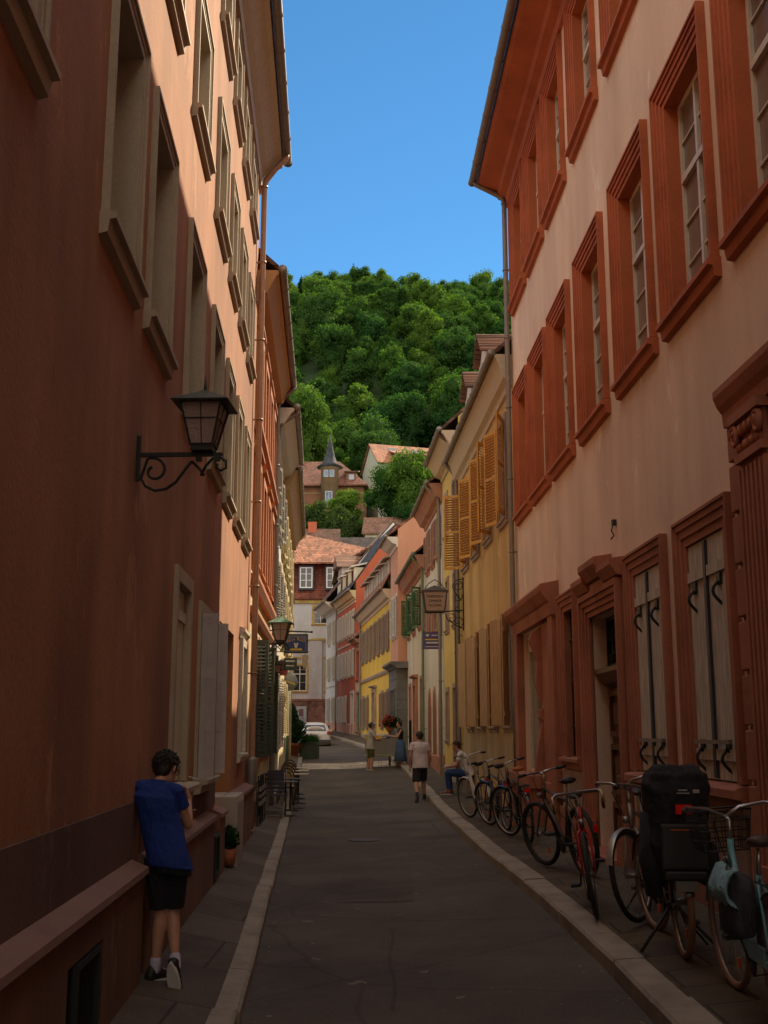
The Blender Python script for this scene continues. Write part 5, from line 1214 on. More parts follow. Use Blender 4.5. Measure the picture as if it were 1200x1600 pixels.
rd = random.Random(77); m = MB()
for _ in range(260):
    y = 5 + 30 * rd.random() ** 1.6; t_ = rd.choice((rd.uniform(.02, .98), rd.uniform(.93, .99), rd.uniform(.01, .06))); xl, xr = road_left(y), lerp(RK, y); x = xl + (xr - xl) * t_; z = G(y) + .03 * math.sin(math.pi * t_) + .12 * max(0, (t_ - .5) / .5) + .008
    a = rd.uniform(0, 6.28); r_ = rd.uniform(.004, .013); m.add([(x + r_ * math.cos(a + k), y + r_ * 1.3 * math.sin(a + k), z + rd.uniform(0, .006)) for k in (0, 1.4, 3.0, 4.5)], [(0, 1, 2, 3)])
lt = obj('litter', m, paint('dry_leaf_litter', (.34, .27, .16), .8, 0, .4), fix=False); tag(lt, 'small dry leaves and litter scattered over the asphalt', 'litter', kind='stuff')
def patch(x0, x1, y0, y1, nm, mt):
    struct(nm, sheet([[(x, y, G(y) + .03 * math.sin(math.pi * (x - road_left(y)) / (lerp(RK, y) - road_left(y))) + .12 * max(0, ((x - road_left(y)) / (lerp(RK, y) - road_left(y)) - .5) / .5) + .005) for x in [x0 + (x1 - x0) * i / 6 for i in range(7)]] for y in ys(y0, y1, .25)]), mt)
patch(-.55, .35, 13.2, 16.6, 'asphalt_patch', asphalt('asphalt_patch_dark', (.074, .060, .046)))
patch(-.2, 1.1, 24.0, 26.2, 'asphalt_patch', MATS.setdefault('ap2', asphalt('asphalt_patch_light', (.10, .080, .060))))
t = thing('manhole_cover', 'round iron manhole cover in the road before the walking man', 'manhole', (-.35, 20.6, G(20.6) + .035), 0)
mh = obj('lid', MB().lathe([(.30, 0), (.30, .006), (.28, .008)], seg=28), stone('cast_iron', (.06, .05, .045), .3, .6), t)
# ---------------------------------------------------------------- people
skinm = NB('skin'); skinm.col(skinm.ramp(skinm.noise(skinm.coord(), 8, 3), [(.3, (.40, .20, .13)), (.7, (.50, .27, .18))])); skinm.b.inputs['Roughness'].default_value = .55; skinm.b.inputs['Subsurface Weight'].default_value = .08; skinm = skinm.m
hairm = paint('dark_brown_hair', (.022, .013, .009), .6, 0, .3)
def cloth(name, c):
    if name in MATS: return MATS[name]
    b = NB(name); v = b.coord(); b.col(b.ramp(b.noise(v, 5, 4), [(.3, mulc(c, .85)), (.7, mulc(c, 1.1))])); b.b.inputs['Roughness'].default_value = .9
    h = b.bump(b.noise(b.coord((1, 1, .55)), 7, 4), 1.0, .06); b.bump(b.noise(v, 400, 2), .3, .002, h); MATS[name] = b.m; return b.m
def V(*a): return Vector(a)
def remesh(o, vox, sm=6):
    r = o.modifiers.new('remesh', 'REMESH'); r.mode = 'VOXEL'; r.voxel_size = vox; r.use_smooth_shade = True
    s = o.modifiers.new('smooth', 'SMOOTH'); s.factor = .5; s.iterations = sm
def torso(m, pel, chest, neck, sh_dir, k=1.0, hipw=.165, chw=.175, waist=.14, dep=.115):
    """elliptical loft from crotch to neck base; sh_dir = unit vector to the person's right"""
    up = (chest - pel).normalized(); fw = up.cross(sh_dir).normalized(); rt = sh_dir
    P = lambda t: pel.lerp(chest, t)
    m.loft([(P(-.42), rt * hipw * .55 * k, fw * dep * .7 * k), (P(-.2), rt * hipw * .98 * k, fw * dep * 1.0 * k), (P(.05), rt * hipw * k, fw * dep * 1.02 * k), (P(.45), rt * waist * k, fw * dep * .88 * k), (P(.8), rt * chw * .93 * k, fw * dep * 1.0 * k), (P(1.05), rt * chw * k, fw * dep * 1.02 * k),
            (chest.lerp(neck, .55), rt * chw * .86 * k, fw * dep * .8 * k), (chest.lerp(neck, .85), rt * chw * .45 * k, fw * dep * .55 * k), (neck, rt * .058 * k, fw * .058 * k)], 24, 2.3)
def head(m, c, fwd, up, s=1.0):
    fwd = (fwd - up * fwd.dot(up)).normalized(); rt = fwd.cross(up).normalized(); M_ = Matrix((rt, fwd, up)).transposed()
    m.ball(c + up * .025 * s, (.074 * s, .092 * s, .098 * s), 20, 14, M_)
    m.ball(c + fwd * .022 * s - up * .045 * s, (.056 * s, .068 * s, .072 * s), 16, 12, M_)      # jaw
    m.caps(c + fwd * .086 * s + up * .012 * s, c + fwd * .104 * s - up * .022 * s, .009 * s, .014 * s, 8)   # nose
    m.ball(c + fwd * .082 * s - up * .052 * s, (.024 * s, .012 * s, .007 * s), 10, 6, M_); m.ball(c + fwd * .080 * s - up * .064 * s, (.020 * s, .012 * s, .008 * s), 10, 6, M_)
    for sx in (-1, 1):
        m.ball(c + rt * sx * .076 * s - fwd * .004 * s - up * .004 * s, (.010 * s, .020 * s, .032 * s), 10, 8, M_)
        m.ball(c + rt * sx * .03 * s + fwd * .080 * s + up * .022 * s, (.018 * s, .01 * s, .006 * s), 8, 6, M_)
    return M_, rt
def eyes(parent, c, fwd, up, s=1.0):
    fwd = (fwd - up * fwd.dot(up)).normalized(); rt = fwd.cross(up).normalized()
    for sx in (-1, 1):
        e = obj('eye', MB().ball(c + rt * sx * .030 * s + fwd * .078 * s + up * .006 * s, .012 * s, 10, 8), whitep, parent)
        obj('iris', MB().ball(c + rt * sx * .030 * s + fwd * .086 * s + up * .006 * s, .0055 * s, 8, 6), hairm, e)
def hand(m, wrist, d, palm_n, thumb_side, curl=.5, s=1.0, spread=.07):
    """palm plus five separate bent fingers; d = direction of the hand, palm_n = palm facing, thumb_side = towards the thumb"""
    d = d.normalized(); t = (thumb_side - d * thumb_side.dot(d)).normalized(); n = d.cross(t).normalized()
    if n.dot(palm_n) < 0: n = -n
    M_ = Matrix((t, d, n)).transposed()
    m.ball(wrist + d * .05 * s, (.040 * s, .054 * s, .015 * s), 14, 10, M_); m.caps(wrist, wrist + d * .03 * s, .024 * s, .026 * s)
    for i, (L, off) in enumerate(((.074, .029), (.083, .010), (.077, -.010), (.060, -.028))):
        b = wrist + d * (.088 - .004 * abs(i - 1)) * s + t * off * s; a = (d + t * (off * spread * 30)).normalized(); cu = curl * (1 + .14 * i)
        p = b; r = .0090 * s
        for j, f_ in enumerate((.45, .32, .23)):
            ang = cu * (j + .55); dd = a * math.cos(ang) + n * math.sin(ang); q = p + dd * L * f_ * s; m.caps(p, q, r, r * .9, 8); p = q; r *= .9
    b = wrist + d * .028 * s + t * .030 * s; p = b; r = .011 * s
    for j, (L, ang) in enumerate(((.038, .0), (.032, .35), (.024, .7))):
        dd = (d * .75 + t * (.75 - ang) + n * (.30 + ang * .5)).normalized(); q = p + dd * L * s; m.caps(p, q, r, r * .9, 8); p = q; r *= .9
def limb(m, pts, rs, seg=14):
    for a, b, ra, rb in zip(pts, pts[1:], rs, rs[1:]): m.caps(a, b, ra, rb, seg)
def leg_(m, hip, knee, ankle, k=1.0, seg=14):
    d = (ankle - knee); back = V(0, 0, 0)
    m.caps(hip, knee, .088 * k, .055 * k, seg); c = knee + d * .3
    m.caps(knee, c, .054 * k, .058 * k, seg); m.caps(c, knee + d * .68, .058 * k, .042 * k, seg); m.caps(knee + d * .68, ankle, .042 * k, .036 * k, seg)
def arm_(m, sh, el, wr, k=1.0, seg=12):
    m.caps(sh, el, .044 * k, .038 * k, seg); c = el.lerp(wr, .25); m.caps(el, c, .038 * k, .041 * k, seg); m.caps(c, wr, .041 * k, .025 * k, seg)
def shoe(ankle, toe_dir, flat_n, solem, upm, parent, s=1.0, name='shoe'):
    d = toe_dir.normalized(); u = (flat_n - d * flat_n.dot(d)).normalized(); r = d.cross(u); a = ankle - u * .085 * s
    def P(x, y, z): return a + d * x * s + r * y * s + u * z * s
    m = MB(); m.loft([(P(-.07, 0, .045), r * .030 * s, u * .035 * s), (P(-.04, 0, .06), r * .037 * s, u * .062 * s), (P(.02, 0, .06), r * .038 * s, u * .062 * s), (P(.08, 0, .045), r * .042 * s, u * .042 * s), (P(.15, 0, .032), r * .046 * s, u * .030 * s), (P(.20, 0, .026), r * .036 * s, u * .020 * s)], 14)
    o = obj(name, m, upm, parent)
    m = MB(); n = 16; out = []
    for i in range(n):
        t = 6.2832 * i / n; x = .068 + .142 * math.cos(t); y = (.043 + .008 * math.cos(t)) * math.sin(t); out.append((x, y))
    vs = [P(x, y, -.012) for x, y in out] + [P(x, y, .024) for x, y in out]
    m.add(vs, [tuple(range(n))[::-1], tuple(range(n, 2 * n))] + [(i, (i + 1) % n, (i + 1) % n + n, i + n) for i in range(n)])
    obj('sole', m, solem, o); return o

def person(label, loc, rz, J, top, bottom, shoes, group=None, vox=.009, gender='m', k=1.0, hair='short', cap=None, socks=None, sleeve=.45, topcut=None, skirt=None, sc=1.0):
    """J: joints in local metres (x right of the person, y forward, z up)"""
    t = thing('person', label, 'person', loc, rz, group, sc=sc)
    J = {a: V(*b) for a, b in J.items()}
    rt = (J['shR'] - J['shL']).normalized()
    m = MB(); torso(m, J['pel'], J['chest'], J['neck'], rt, k * .96); m.caps(J['neck'] - V(0, 0, .03), J['head'] - J['hup'] * .05, .054 * k, .050 * k)
    head(m, J['head'], J['hf'], J['hup'], 1.06)
    for s_, sg in (('R', 1), ('L', -1)):
        m.caps(J['chest'].lerp(J['neck'], .35), J['sh' + s_], .050 * k, .040 * k); m.caps(J['neck'] - V(0, 0, .035), J['sh' + s_] - V(0, 0, .01), .040 * k, .032 * k)
        arm_(m, J['sh' + s_], J['el' + s_], J['wr' + s_], k)
        wd = J.get('hd' + s_, (J['wr' + s_] - J['el' + s_]).normalized()); hand(m, J['wr' + s_], wd, J.get('hn' + s_, V(-sg, 0, 0)), J.get('ht' + s_, V(0, 1, .2)), J.get('curl' + s_, V(.4, 0, 0)).x, 1.05)
        leg_(m, J['hip' + s_], J['kn' + s_], J['an' + s_], k)
        m.caps(J['an' + s_], J['an' + s_] + J['toe' + s_] * .11 - J['fn' + s_] * .035, .034, .028)
    b = obj('body', m, skinm, t); remesh(b, vox, 3); eyes(t, J['head'], J['hf'], J['hup'], 1.06)
    # hair
    up = J['hup']; fw = (J['hf'] - up * J['hf'].dot(up)).normalized(); r_ = fw.cross(up); M_ = Matrix((r_, fw, up)).transposed(); hc = J['head']
    if hair:
        h = MB(); rd = random.Random(3)
        h.ball(hc + up * .046 - fw * .018, (.086, .096, .092), 18, 12, M_); h.ball(hc - fw * .045 - up * .005, (.076, .062, .085), 16, 10, M_)
        for _ in range(12):
            d = rdir(rd); d = Vector((d.x, d.y, abs(d.z) * .9 + .1)).normalized(); p = hc + up * .04 - fw * .015 + M_ @ Vector((d.x * .082, d.y * .09, d.z * .09)); h.ball(p, rd.uniform(.014, .026), 8, 6)
        if hair == 'bun': h.ball(hc + up * .11 - fw * .07, .05, 12, 8)
        st_ = MB()
        for _ in range(420 if vox < .008 else 260):
            d = rdir(rd); d = Vector((d.x, d.y - .25, d.z * .75 + .25)).normalized()
            if d.y > .5 and d.z < .35: continue
            p = hc + up * .042 - fw * .016 + M_ @ Vector((d.x * .084, d.y * .094, d.z * .088)); q = (M_ @ d * .6 + fw * rd.uniform(-.2, .5) * (1 if d.z > .3 else -.3) - up * rd.uniform(.2, 1.0) * (0.2 if d.z > .6 else 1) + r_ * rd.uniform(-.3, .3)).normalized()
            st_.tube([p - q * .006, p + q * .016, p + q * (rd.uniform(.022, .034) if vox < .008 else rd.uniform(.014, .022)) - up * .006], [.007, .006, .001], 5)
        obj('hair_strands', st_, hairm if hair != 'brown' else paint('brown_hair', (.05, .027, .015), .6, 0, .3), t)
        ho = obj('hair', h, hairm if hair != 'brown' else paint('brown_hair', (.05, .027, .015), .6, 0, .3), t); remesh(ho, .007, 1)
    if cap:
        c = MB(); c.ball(hc + up * .055 - fw * .005, (.092, .102, .078), 18, 10, M_); co = obj('cap', c, cap, t)
        obj('peak', MB().loft([(hc + up * .075 + fw * .07, r_ * .07, up * .006), (hc + up * .062 + fw * .13, r_ * .06, up * .006), (hc + up * .05 + fw * .165, r_ * .035, up * .005)], 14), hairm, co)
    # top
    m = MB(); torso(m, J['pel'] + (J['pel'] - J['chest']).normalized() * .0, J['chest'], J['neck'], rt, k * 1.10 if topcut is None else k * 1.03, waist=.165 if gender == 'm' else .135)
    if topcut is None:
        for s_ in 'RL':
            m.caps(J['chest'].lerp(J['neck'], .3), J['sh' + s_] - V(0, 0, .01), .070 * k, .063 * k); m.caps(J['neck'] - V(0, 0, .045), J['sh' + s_] - V(0, 0, .004), .054 * k, .058 * k)
            e = J['sh' + s_].lerp(J['el' + s_], sleeve + .1); d = (J['el' + s_] - J['sh' + s_]).normalized(); o_ = d.orthogonal().normalized(); q = d.cross(o_)
            m.loft([(J['sh' + s_] - d * .0, o_ * .062 * k, q * .062 * k), (J['sh' + s_].lerp(e, .5), o_ * .060 * k, q * .060 * k), (e, o_ * .062 * k, q * .062 * k)], 16)
    # hem: flared ring below the waist
    dn = (J['pel'] - J['chest']).normalized(); fwd_ = rt.cross(dn).normalized()
    if topcut is None: m.loft([(J['pel'] - dn * .2, rt * .165 * k, fwd_ * .12 * k), (J['pel'] - dn * .04, rt * .178 * k, fwd_ * .132 * k), (J['pel'] + dn * .125, rt * .192 * k, fwd_ * .146 * k)], 20, 2.3)
    to = obj('shirt' if topcut is None else 'tank_top', m, top, t); remesh(to, vox * .9, 3)
    if topcut is None: # neckline shows
        pass
    if bottom:
        bm_, length = bottom; m = MB()
        m.loft([(J['pel'] - dn * .05, rt * .155 * k, fwd_ * .115 * k), (J['pel'] + dn * .08, rt * .170 * k, fwd_ * .126 * k), (J['pel'] + dn * .17, rt * .165 * k, fwd_ * .12 * k)], 20, 2.3)
        for s_ in 'RL':
            h_, kn, an = J['hip' + s_], J['kn' + s_], J['an' + s_]
            if length <= 1: pts = [(h_, .098), (h_.lerp(kn, length * .5), .095), (h_.lerp(kn, length), .094)]
            else: pts = [(h_, .102), (h_.lerp(kn, .55), .088), (kn, .070), (kn.lerp(an, .45), .066), (kn.lerp(an, length - 1), .058)]
            for (a, ra), (b_, rb) in zip(pts, pts[1:]):
                if (a - b_).length < .01: continue
                d = (b_ - a).normalized(); o_ = d.orthogonal().normalized(); q = d.cross(o_); m.loft([(a - d * .03, o_ * ra * k, q * ra * k), (a, o_ * ra * k, q * ra * k), (b_, o_ * rb * k, q * rb * k)], 16)
                if b_ != pts[-1][0]: m.ball(b_, rb * k, 12, 8)
        bo = obj('shorts' if length <= 1 else 'jeans', m, bm_, t); remesh(bo, vox * .9, 3)
    if skirt:
        m = MB(); c0 = J['pel'] - dn * .1; n = 40; vs = []
        for i, (z, rr) in enumerate(((0, .15), (.12, .19), (.4, .235), (.8, .29))):
            for j in range(n):
                a = 6.2832 * j / n; w_ = 1 + (.06 * i / 3) * math.sin(a * 9); vs.append(c0 + V(math.cos(a) * rr * w_, math.sin(a) * rr * .85 * w_, -z))
        m.add(vs, [(i * n + j, i * n + (j + 1) % n, (i + 1) * n + (j + 1) % n, (i + 1) * n + j) for i in range(3) for j in range(n)], True)
        so_ = obj('skirt', m, skirt, t); sd = so_.modifiers.new('s', 'SOLIDIFY'); sd.thickness = .01
    sm_, um_ = shoes
    for s_ in 'RL':
        so_ = shoe(J['an' + s_], J['toe' + s_], J['fn' + s_], sm_, um_, t)
        if socks:
            an, kn = J['an' + s_], J['kn' + s_]; obj('sock', MB().caps(an, an.lerp(kn, .16), .043, .043), socks, t)
    return t, J

F_ = dict(hf=(0, 1, 0), hup=(0, 0, 1), toeR=(0, 1, 0), toeL=(0, 1, 0), fnR=(0, 0, 1), fnL=(0, 0, 1))
whites = paint('white_sole', (.55, .53, .52), .5); blacks = paint('black_shoe', (.015, .015, .017), .6)
# leaning man: back to the camera, left shoulder on the wall, head bent over phone and cigarette
Jl = dict(F_); Jl.update(pel=(.055, 0, .92), chest=(-.05, .03, 1.28), neck=(-.04, .08, 1.43), head=(-.005, .17, 1.505), hf=(.45, .80, -.62), hup=(.10, .42, .90),
    shR=(.105, .04, 1.355), shL=(-.165, .03, 1.385), elR=(.185, .12, 1.10), wrR=(.15, .32, 1.26), elL=(-.17, .16, 1.17), wrL=(.05, .33, 1.13),
    hdR=(-.25, .25, .95), hnR=(-.6, .1, .1), htR=(-.3, .6, .6), curlR=(.75, 0, 0), hdL=(.9, .3, .15), hnL=(0, -.2, 1), htL=(-.3, 1, .2), curlL=(.35, 0, 0),
    hipR=(.14, 0, .86), hipL=(-.025, 0, .86), knR=(.10, .06, .50), anR=(.155, -.06, .13), knL=(.02, .05, .49), anL=(-.01, .03, .085),
    toeR=(.15, .30, -.94), fnR=(.1, .94, .30), toeL=(.6, .8, 0))
# nearer leg stands, the other is crossed with the toe down
lm_ = (-1.60, 8.30, lside(-1.5, 8.35)); ls = .965
man, JJ = person('dark-haired man in a blue t-shirt and black shorts leaning on the salmon wall', lm_, R(0), Jl, cloth('blue_cotton', (.006, .028, .19)), (cloth('black_shorts', (.008, .009, .014)), .93), (whites, blacks), vox=.0075, k=.90, hair='short', socks=cloth('white_sock', (.45, .42, .55)), sleeve=.42, sc=ls)
ph = thing('phone', 'dark smartphone in the leaning man\'s hand', 'phone', (lm_[0] + .155 * ls, lm_[1] + .37 * ls, lm_[2] + 1.175 * ls), R(-20)); obj('case', MB().box(-.038, .038, -.075, .075, 0, .009), blacks, ph, bevel=.003); obj('screen', MB().box(-.034, .034, -.07, .07, .0095, .011), glassm, ph)
cg_ = thing('cigarette', 'cigarette between the leaning man\'s fingers near his face', 'cigarette', (lm_[0] + .13 * ls, lm_[1] + .40 * ls, lm_[2] + 1.44 * ls), 0); obj('paper', MB().tube([(0, 0, 0), (.07, .01, -.02)], .004, 8), whitep, cg_)
gl = MB()
hc, fw, up = JJ['head'], (JJ['hf'] - JJ['hup'] * JJ['hf'].dot(JJ['hup'])).normalized(), JJ['hup'].normalized(); rr_ = fw.cross(up)
for sx in (-1, 1):
    c = hc + rr_ * sx * .032 + fw * .102 + up * .008; gl.tube([c + rr_ * .024 * math.cos(a) + up * .019 * math.sin(a) for a in [i * .5236 for i in range(12)]], .0022, 5, close=True)
    gl.tube([hc + rr_ * sx * .056 + fw * .1 + up * .01, hc + rr_ * sx * .082 + fw * .0 + up * .01], .0022, 5)
obj('glasses', gl, blackm, man)

# walking man in a pale pink t-shirt
Jw = dict(F_); Jw.update(pel=(0, 0, .93), chest=(0, .04, 1.30), neck=(0, .05, 1.47), head=(0.02, .09, 1.59), hf=(.12, 1, -.45), hup=(0, .3, .95),
    shR=(.19, .04, 1.40), shL=(-.19, .04, 1.40), elR=(.27, .02, 1.12), wrR=(.285, .13, .89), elL=(-.26, -.01, 1.12), wrL=(-.265, .02, .87),
    hipR=(.09, 0, .87), hipL=(-.09, 0, .87), knR=(.13, .20, .51), anR=(.17, .20, .10), knL=(-.13, -.08, .47), anL=(-.20, -.42, .17),
    toeL=(0, .55, -.83), fnL=(0, .83, .55), toeR=(.1, 1, 0))
person('man in a pale pink t-shirt and dark shorts walking away at the kerb', (.94, 29.9, .17), R(14), Jw, cloth('pale_pink_cotton', (.62, .53, .54)), (cloth('dark_shorts', (.025, .02, .025)), .98), (paint('grey_sole', (.15, .15, .15), .6), blacks), k=1.12, hair='brown', socks=cloth('black_sock', (.015, .015, .015)), sc=1.02)
# seated man on the step, facing the road
Js = dict(F_); Js.update(pel=(0, 0, .56), chest=(0, .14, .90), neck=(0, .20, 1.05), head=(0, .28, 1.17), hf=(0, 1, -.55), hup=(0, .35, .93),
    shR=(.18, .16, .98), shL=(-.18, .16, .98), elR=(.21, .28, .72), wrR=(.12, .52, .66), elL=(-.2, .28, .72), wrL=(-.1, .53, .66), hnR=(0, 0, -1), hnL=(0, 0, -1), htR=(-1, 0, 0), htL=(1, 0, 0),
    hipR=(.09, .03, .52), hipL=(-.09, .03, .52), knR=(.12, .50, .54), anR=(.11, .44, .10), knL=(-.11, .50, .53), anL=(-.11, .46, .10))
person('grey-haired man in a white t-shirt and blue jeans sitting on the doorstep', (2.15, 29.4, rside(2.1, 29.4) - .05), R(82), Js, cloth('white_cotton', (.62, .57, .56)), (cloth('blue_denim', (.02, .055, .16)), 1.9), (whites, paint('red_brown_shoe', (.16, .04, .02), .6)), k=1.08, hair='brown', sc=1.04)
# couple exchanging goods
Jc = dict(F_); Jc.update(pel=(0, 0, .93), chest=(0, .0, 1.30), neck=(0, .02, 1.47), head=(0, .05, 1.60), hf=(0, 1, -.15), hup=(0, .1, 1),
    shR=(.19, 0, 1.40), shL=(-.19, 0, 1.40), elR=(.22, .16, 1.14), wrR=(.13, .40, 1.18), elL=(-.22, .14, 1.14), wrL=(-.1, .40, 1.17), hnR=(0, 0, 1), hnL=(0, 0, 1), htR=(.5, 1, 0), htL=(-.5, 1, 0),
    hipR=(.09, 0, .87), hipL=(-.09, 0, .87), knR=(.1, .04, .48), anR=(.11, .0, .09), knL=(-.1, .02, .48), anL=(-.12, -.08, .09))
person('man with a blue cap, grey t-shirt and olive shorts facing the woman', (-.50, 42.4, G(42.4)), R(-78), Jc, cloth('light_grey_cotton', (.42, .40, .38)), (cloth('olive_shorts', (.07, .075, .02)), .85), (whites, paint('pale_trainer', (.35, .3, .3), .6)), k=1.08, vox=.011, cap=paint('blue_grey_cap', (.12, .19, .26), .7), sc=1.04)
Jd = dict(Jc); Jd.update(shR=(.16, 0, 1.38), shL=(-.16, 0, 1.38))
person('woman with dark bun in a black top and blue skirt facing the capped man', (.62, 42.8, rside(.6, 42.8) - .12), R(95), Jd, cloth('black_top', (.012, .012, .014)), None, (paint('brown_sandal_sole', (.08, .04, .02), .6), paint('brown_sandal', (.12, .06, .04), .6)), k=.93, vox=.011, gender='f', hair='bun', topcut=1, skirt=cloth('blue_skirt', (.07, .12, .24)), sc=.98)
bk = thing('bag', 'small grey-blue bundle passed between the couple', 'bag', (.06, 42.6, G(42.5) + 1.25), .2); obj('cloth', MB().loft([((-.14, 0, 0), (0, .05, 0), (0, 0, .03)), ((-.05, 0, .03), (0, .09, 0), (0, 0, .06)), ((.06, 0, .02), (0, .08, 0), (0, 0, .055)), ((.15, 0, 0), (0, .04, 0), (0, 0, .03))], 14), cloth('grey_blue_bundle', (.12, .14, .2)), bk)
# ---------------------------------------------------------------- bicycles
rimm = paint('aluminium_rim', (.42, .40, .38), .3, .8); spokem = paint('spoke_steel', (.30, .29, .28), .35, .8)
seatm = paint('black_saddle', (.012, .012, .013), .55); redm = paint('red_reflector', (.75, .01, .005), .25); orm = paint('orange_reflector', (.75, .16, .01), .3)
tanty = paint('tan_tyre', (.26, .14, .08), .8)
def rot_axis(p, axis, a): return Matrix.Translation(p) @ Matrix.Rotation(a, 4, axis) @ Matrix.Translation(-Vector(p))
def bicycle(label, rear, front, col, s=1.1, steer=0, lean=0, step=False, tyre=None, mud=None, rack=True, bar='flat', grips=None, saddle=None, rim=None, basket=False, light=True, thick=.022, kick=True, flip=1):
    """rear/front = ground contact points in world; local x forward"""
    rx, ry = rear; fx, fy = front; ang = math.atan2(fy - ry, fx - rx)
    z = (rside(rx, ry) + rside(fx, fy)) / 2 + .005
    t = thing('bicycle', label, 'bicycle', (rx, ry, z)); t.rotation_euler = Euler((R(lean), 0, ang), 'XYZ'); t.scale = (s, s, s)
    Rr = .345; tyre = tyre or tyrem; rim = rim or rimm; A = V(0, 0, Rr); BB = V(.43, 0, .28); st = V(.26, 0, .76); ht = V(.83, 0, .86 if not step else .88); hb = V(.87, 0, .70); FA = V(1.06, 0, Rr)
    ax = (ht - hb).normalized(); SM = rot_axis(hb, ax, R(steer))
    def wheel(c, M_=None):
        def X(m): return m.xf(M_) if M_ else m
        n = 40
        w_ = obj('wheel', X(MB().tube([c + V((Rr - .033) * math.cos(i * 6.2832 / n), 0, (Rr - .033) * math.sin(i * 6.2832 / n)) for i in range(n)], .0125, 6, close=True)), rim, t)
        obj('tyre', X(MB().tube([c + V((Rr - thick * .8) * math.cos(i * 6.2832 / n), 0, (Rr - thick * .8) * math.sin(i * 6.2832 / n)) for i in range(n)], thick, 8, close=True)), tyre, w_)
        sp = MB()
        for i in range(28):
            a = i * 6.2832 / 28; b = a + (.55 if i % 2 else -.55); y = .03 if i % 4 < 2 else -.03
            sp.tube([c + V(.02 * math.cos(b), y, .02 * math.sin(b)), c + V((Rr - .04) * math.cos(a), 0, (Rr - .04) * math.sin(a))], .0014, 3, caps=False)
        obj('spokes', X(sp), spokem, w_); obj('hub', X(MB().tube([c + V(0, -.045, 0), c + V(0, .045, 0)], .02, 8)), spokem, w_)
        obj('reflector', X(MB().box(c.x - .12, c.x - .09, -.008, .008, c.z - .21, c.z - .15)), orm, w_)
    wheel(A); wheel(FA, SM)
    f = MB()
    f.tube([hb, ht + ax * .02], .019, 10); f.tube([BB, st], .0155, 10)
    if step: f.tube([hb + V(.0, 0, .03), V(.70, 0, .42), V(.52, 0, .30), BB], .021, 10); f.tube([ht - ax * .02, V(.72, 0, .60), V(.55, 0, .45), V(.36, 0, .50)], .016, 10)
    else: f.tube([hb + ax * .03, BB], .018, 10); f.tube([ht - ax * .03, st + V(.01, 0, -.03)], .0145, 10)
    for sy in (-1, 1):
        f.tube([BB + V(0, sy * .03, 0), A + V(0, sy * .055, 0)], .0095, 8); f.tube([st + V(0, sy * .012, -.04), A + V(0, sy * .055, 0)], .0085, 8)
    f.tube([BB + V(0, -.035, 0), BB + V(0, .035, 0)], .022, 10)
    obj('frame', f, col, t)
    g = MB()
    for sy in (-1, 1): g.tube([hb + V(0, sy * .02, -.01), hb + V(.02, sy * .05, -.05), V(.965, sy * .052, .52), FA + V(0, sy * .052, 0)], [.014, .013, .011, .009], 8)
    g.tube([hb + V(0, -.05, -.03), hb + V(0, .05, -.03)], .014, 8); obj('fork', g.xf(SM), col, t)
    hz = ht + ax * .13; h = MB(); h.tube([ht, hz], .012, 8); h.tube([hz, hz + V(.06, 0, .02)], .014, 8); c = hz + V(.06, 0, .02)
    if bar == 'flat': L = [[c, c + V(.0, sy * .14, .01), c + V(-.05, sy * .30, .015)] for sy in (-1, 1)]
    elif bar == 'swept': L = [[c, c + V(.03, sy * .10, .05), c + V(-.02, sy * .24, .07), c + V(-.17, sy * .30, .06)] for sy in (-1, 1)]
    else: L = [[c, c + V(0, sy * .18, 0), c + V(.08, sy * .21, -.02), c + V(.12, sy * .21, -.08), c + V(.03, sy * .21, -.14)] for sy in (-1, 1)]
    for l in L: h.tube(l, .011, 8)
    hbj = obj('handlebar', h.xf(SM), rimm, t)
    for l in L:
        d = (l[-1] - l[-2]).normalized(); obj('grip', MB().tube([l[-1] - d * .10, l[-1] + d * .012], .016, 8).xf(SM), grips or seatm, hbj)
        obj('brake_lever', MB().tube([l[-1] - d * .13, l[-1] - d * .10 + V(.045, 0, -.01), l[-1] - d * .01 + V(.045, 0, -.02)], .006, 6).xf(SM), blackm, hbj)
    ca = MB(); ca.tube([c + V(0, .06, 0), c + V(.09, .05, -.05), c + V(.08, .02, -.2), hb + V(.03, 0, .02)], .004, 5); ca.tube([c + V(0, -.08, 0), c + V(.1, -.07, -.02), c + V(.06, -.02, -.22), BB + V(.1, -.02, .2)], .004, 5); obj('brake_cable', ca.xf(SM), blackm, hbj)
    sd = V(.215, 0, .93); obj('seat_post', MB().tube([st - V(-.01, 0, .04), sd - V(0, 0, .03)], .013, 8), rimm, t)
    obj('saddle', MB().loft([(sd + V(-.12, 0, .018), V(0, .045, 0), V(0, 0, .022)), (sd + V(-.09, 0, .02), V(0, .078, 0), V(0, 0, .034)), (sd + V(-.02, 0, .012), V(0, .068, 0), V(0, 0, .032)), (sd + V(.06, 0, .006), V(0, .032, 0), V(0, 0, .022)), (sd + V(.15, 0, .0), V(0, .018, 0), V(0, 0, .014))], 14), saddle or seatm, t)
    cr = MB(); cr.tube([BB + V(0, .045, 0), BB + V(0, .049, 0)], .085, 24)
    ca_ = R(40); e = V(math.cos(ca_), 0, math.sin(ca_)) * .17; cr.tube([BB + V(0, .06, 0), BB + V(0, .068, 0) + e], .009, 6); cr.tube([BB + V(0, -.06, 0), BB + V(0, -.068, 0) - e], .009, 6)
    co = obj('crank', cr, blackm, t); obj('pedal', MB().box(BB.x + e.x - .045, BB.x + e.x + .045, .07, .16, BB.z + e.z - .012, BB.z + e.z + .012), blackm, co); obj('pedal', MB().box(BB.x - e.x - .045, BB.x - e.x + .045, -.16, -.07, BB.z - e.z - .012, BB.z - e.z + .012), blackm, co)
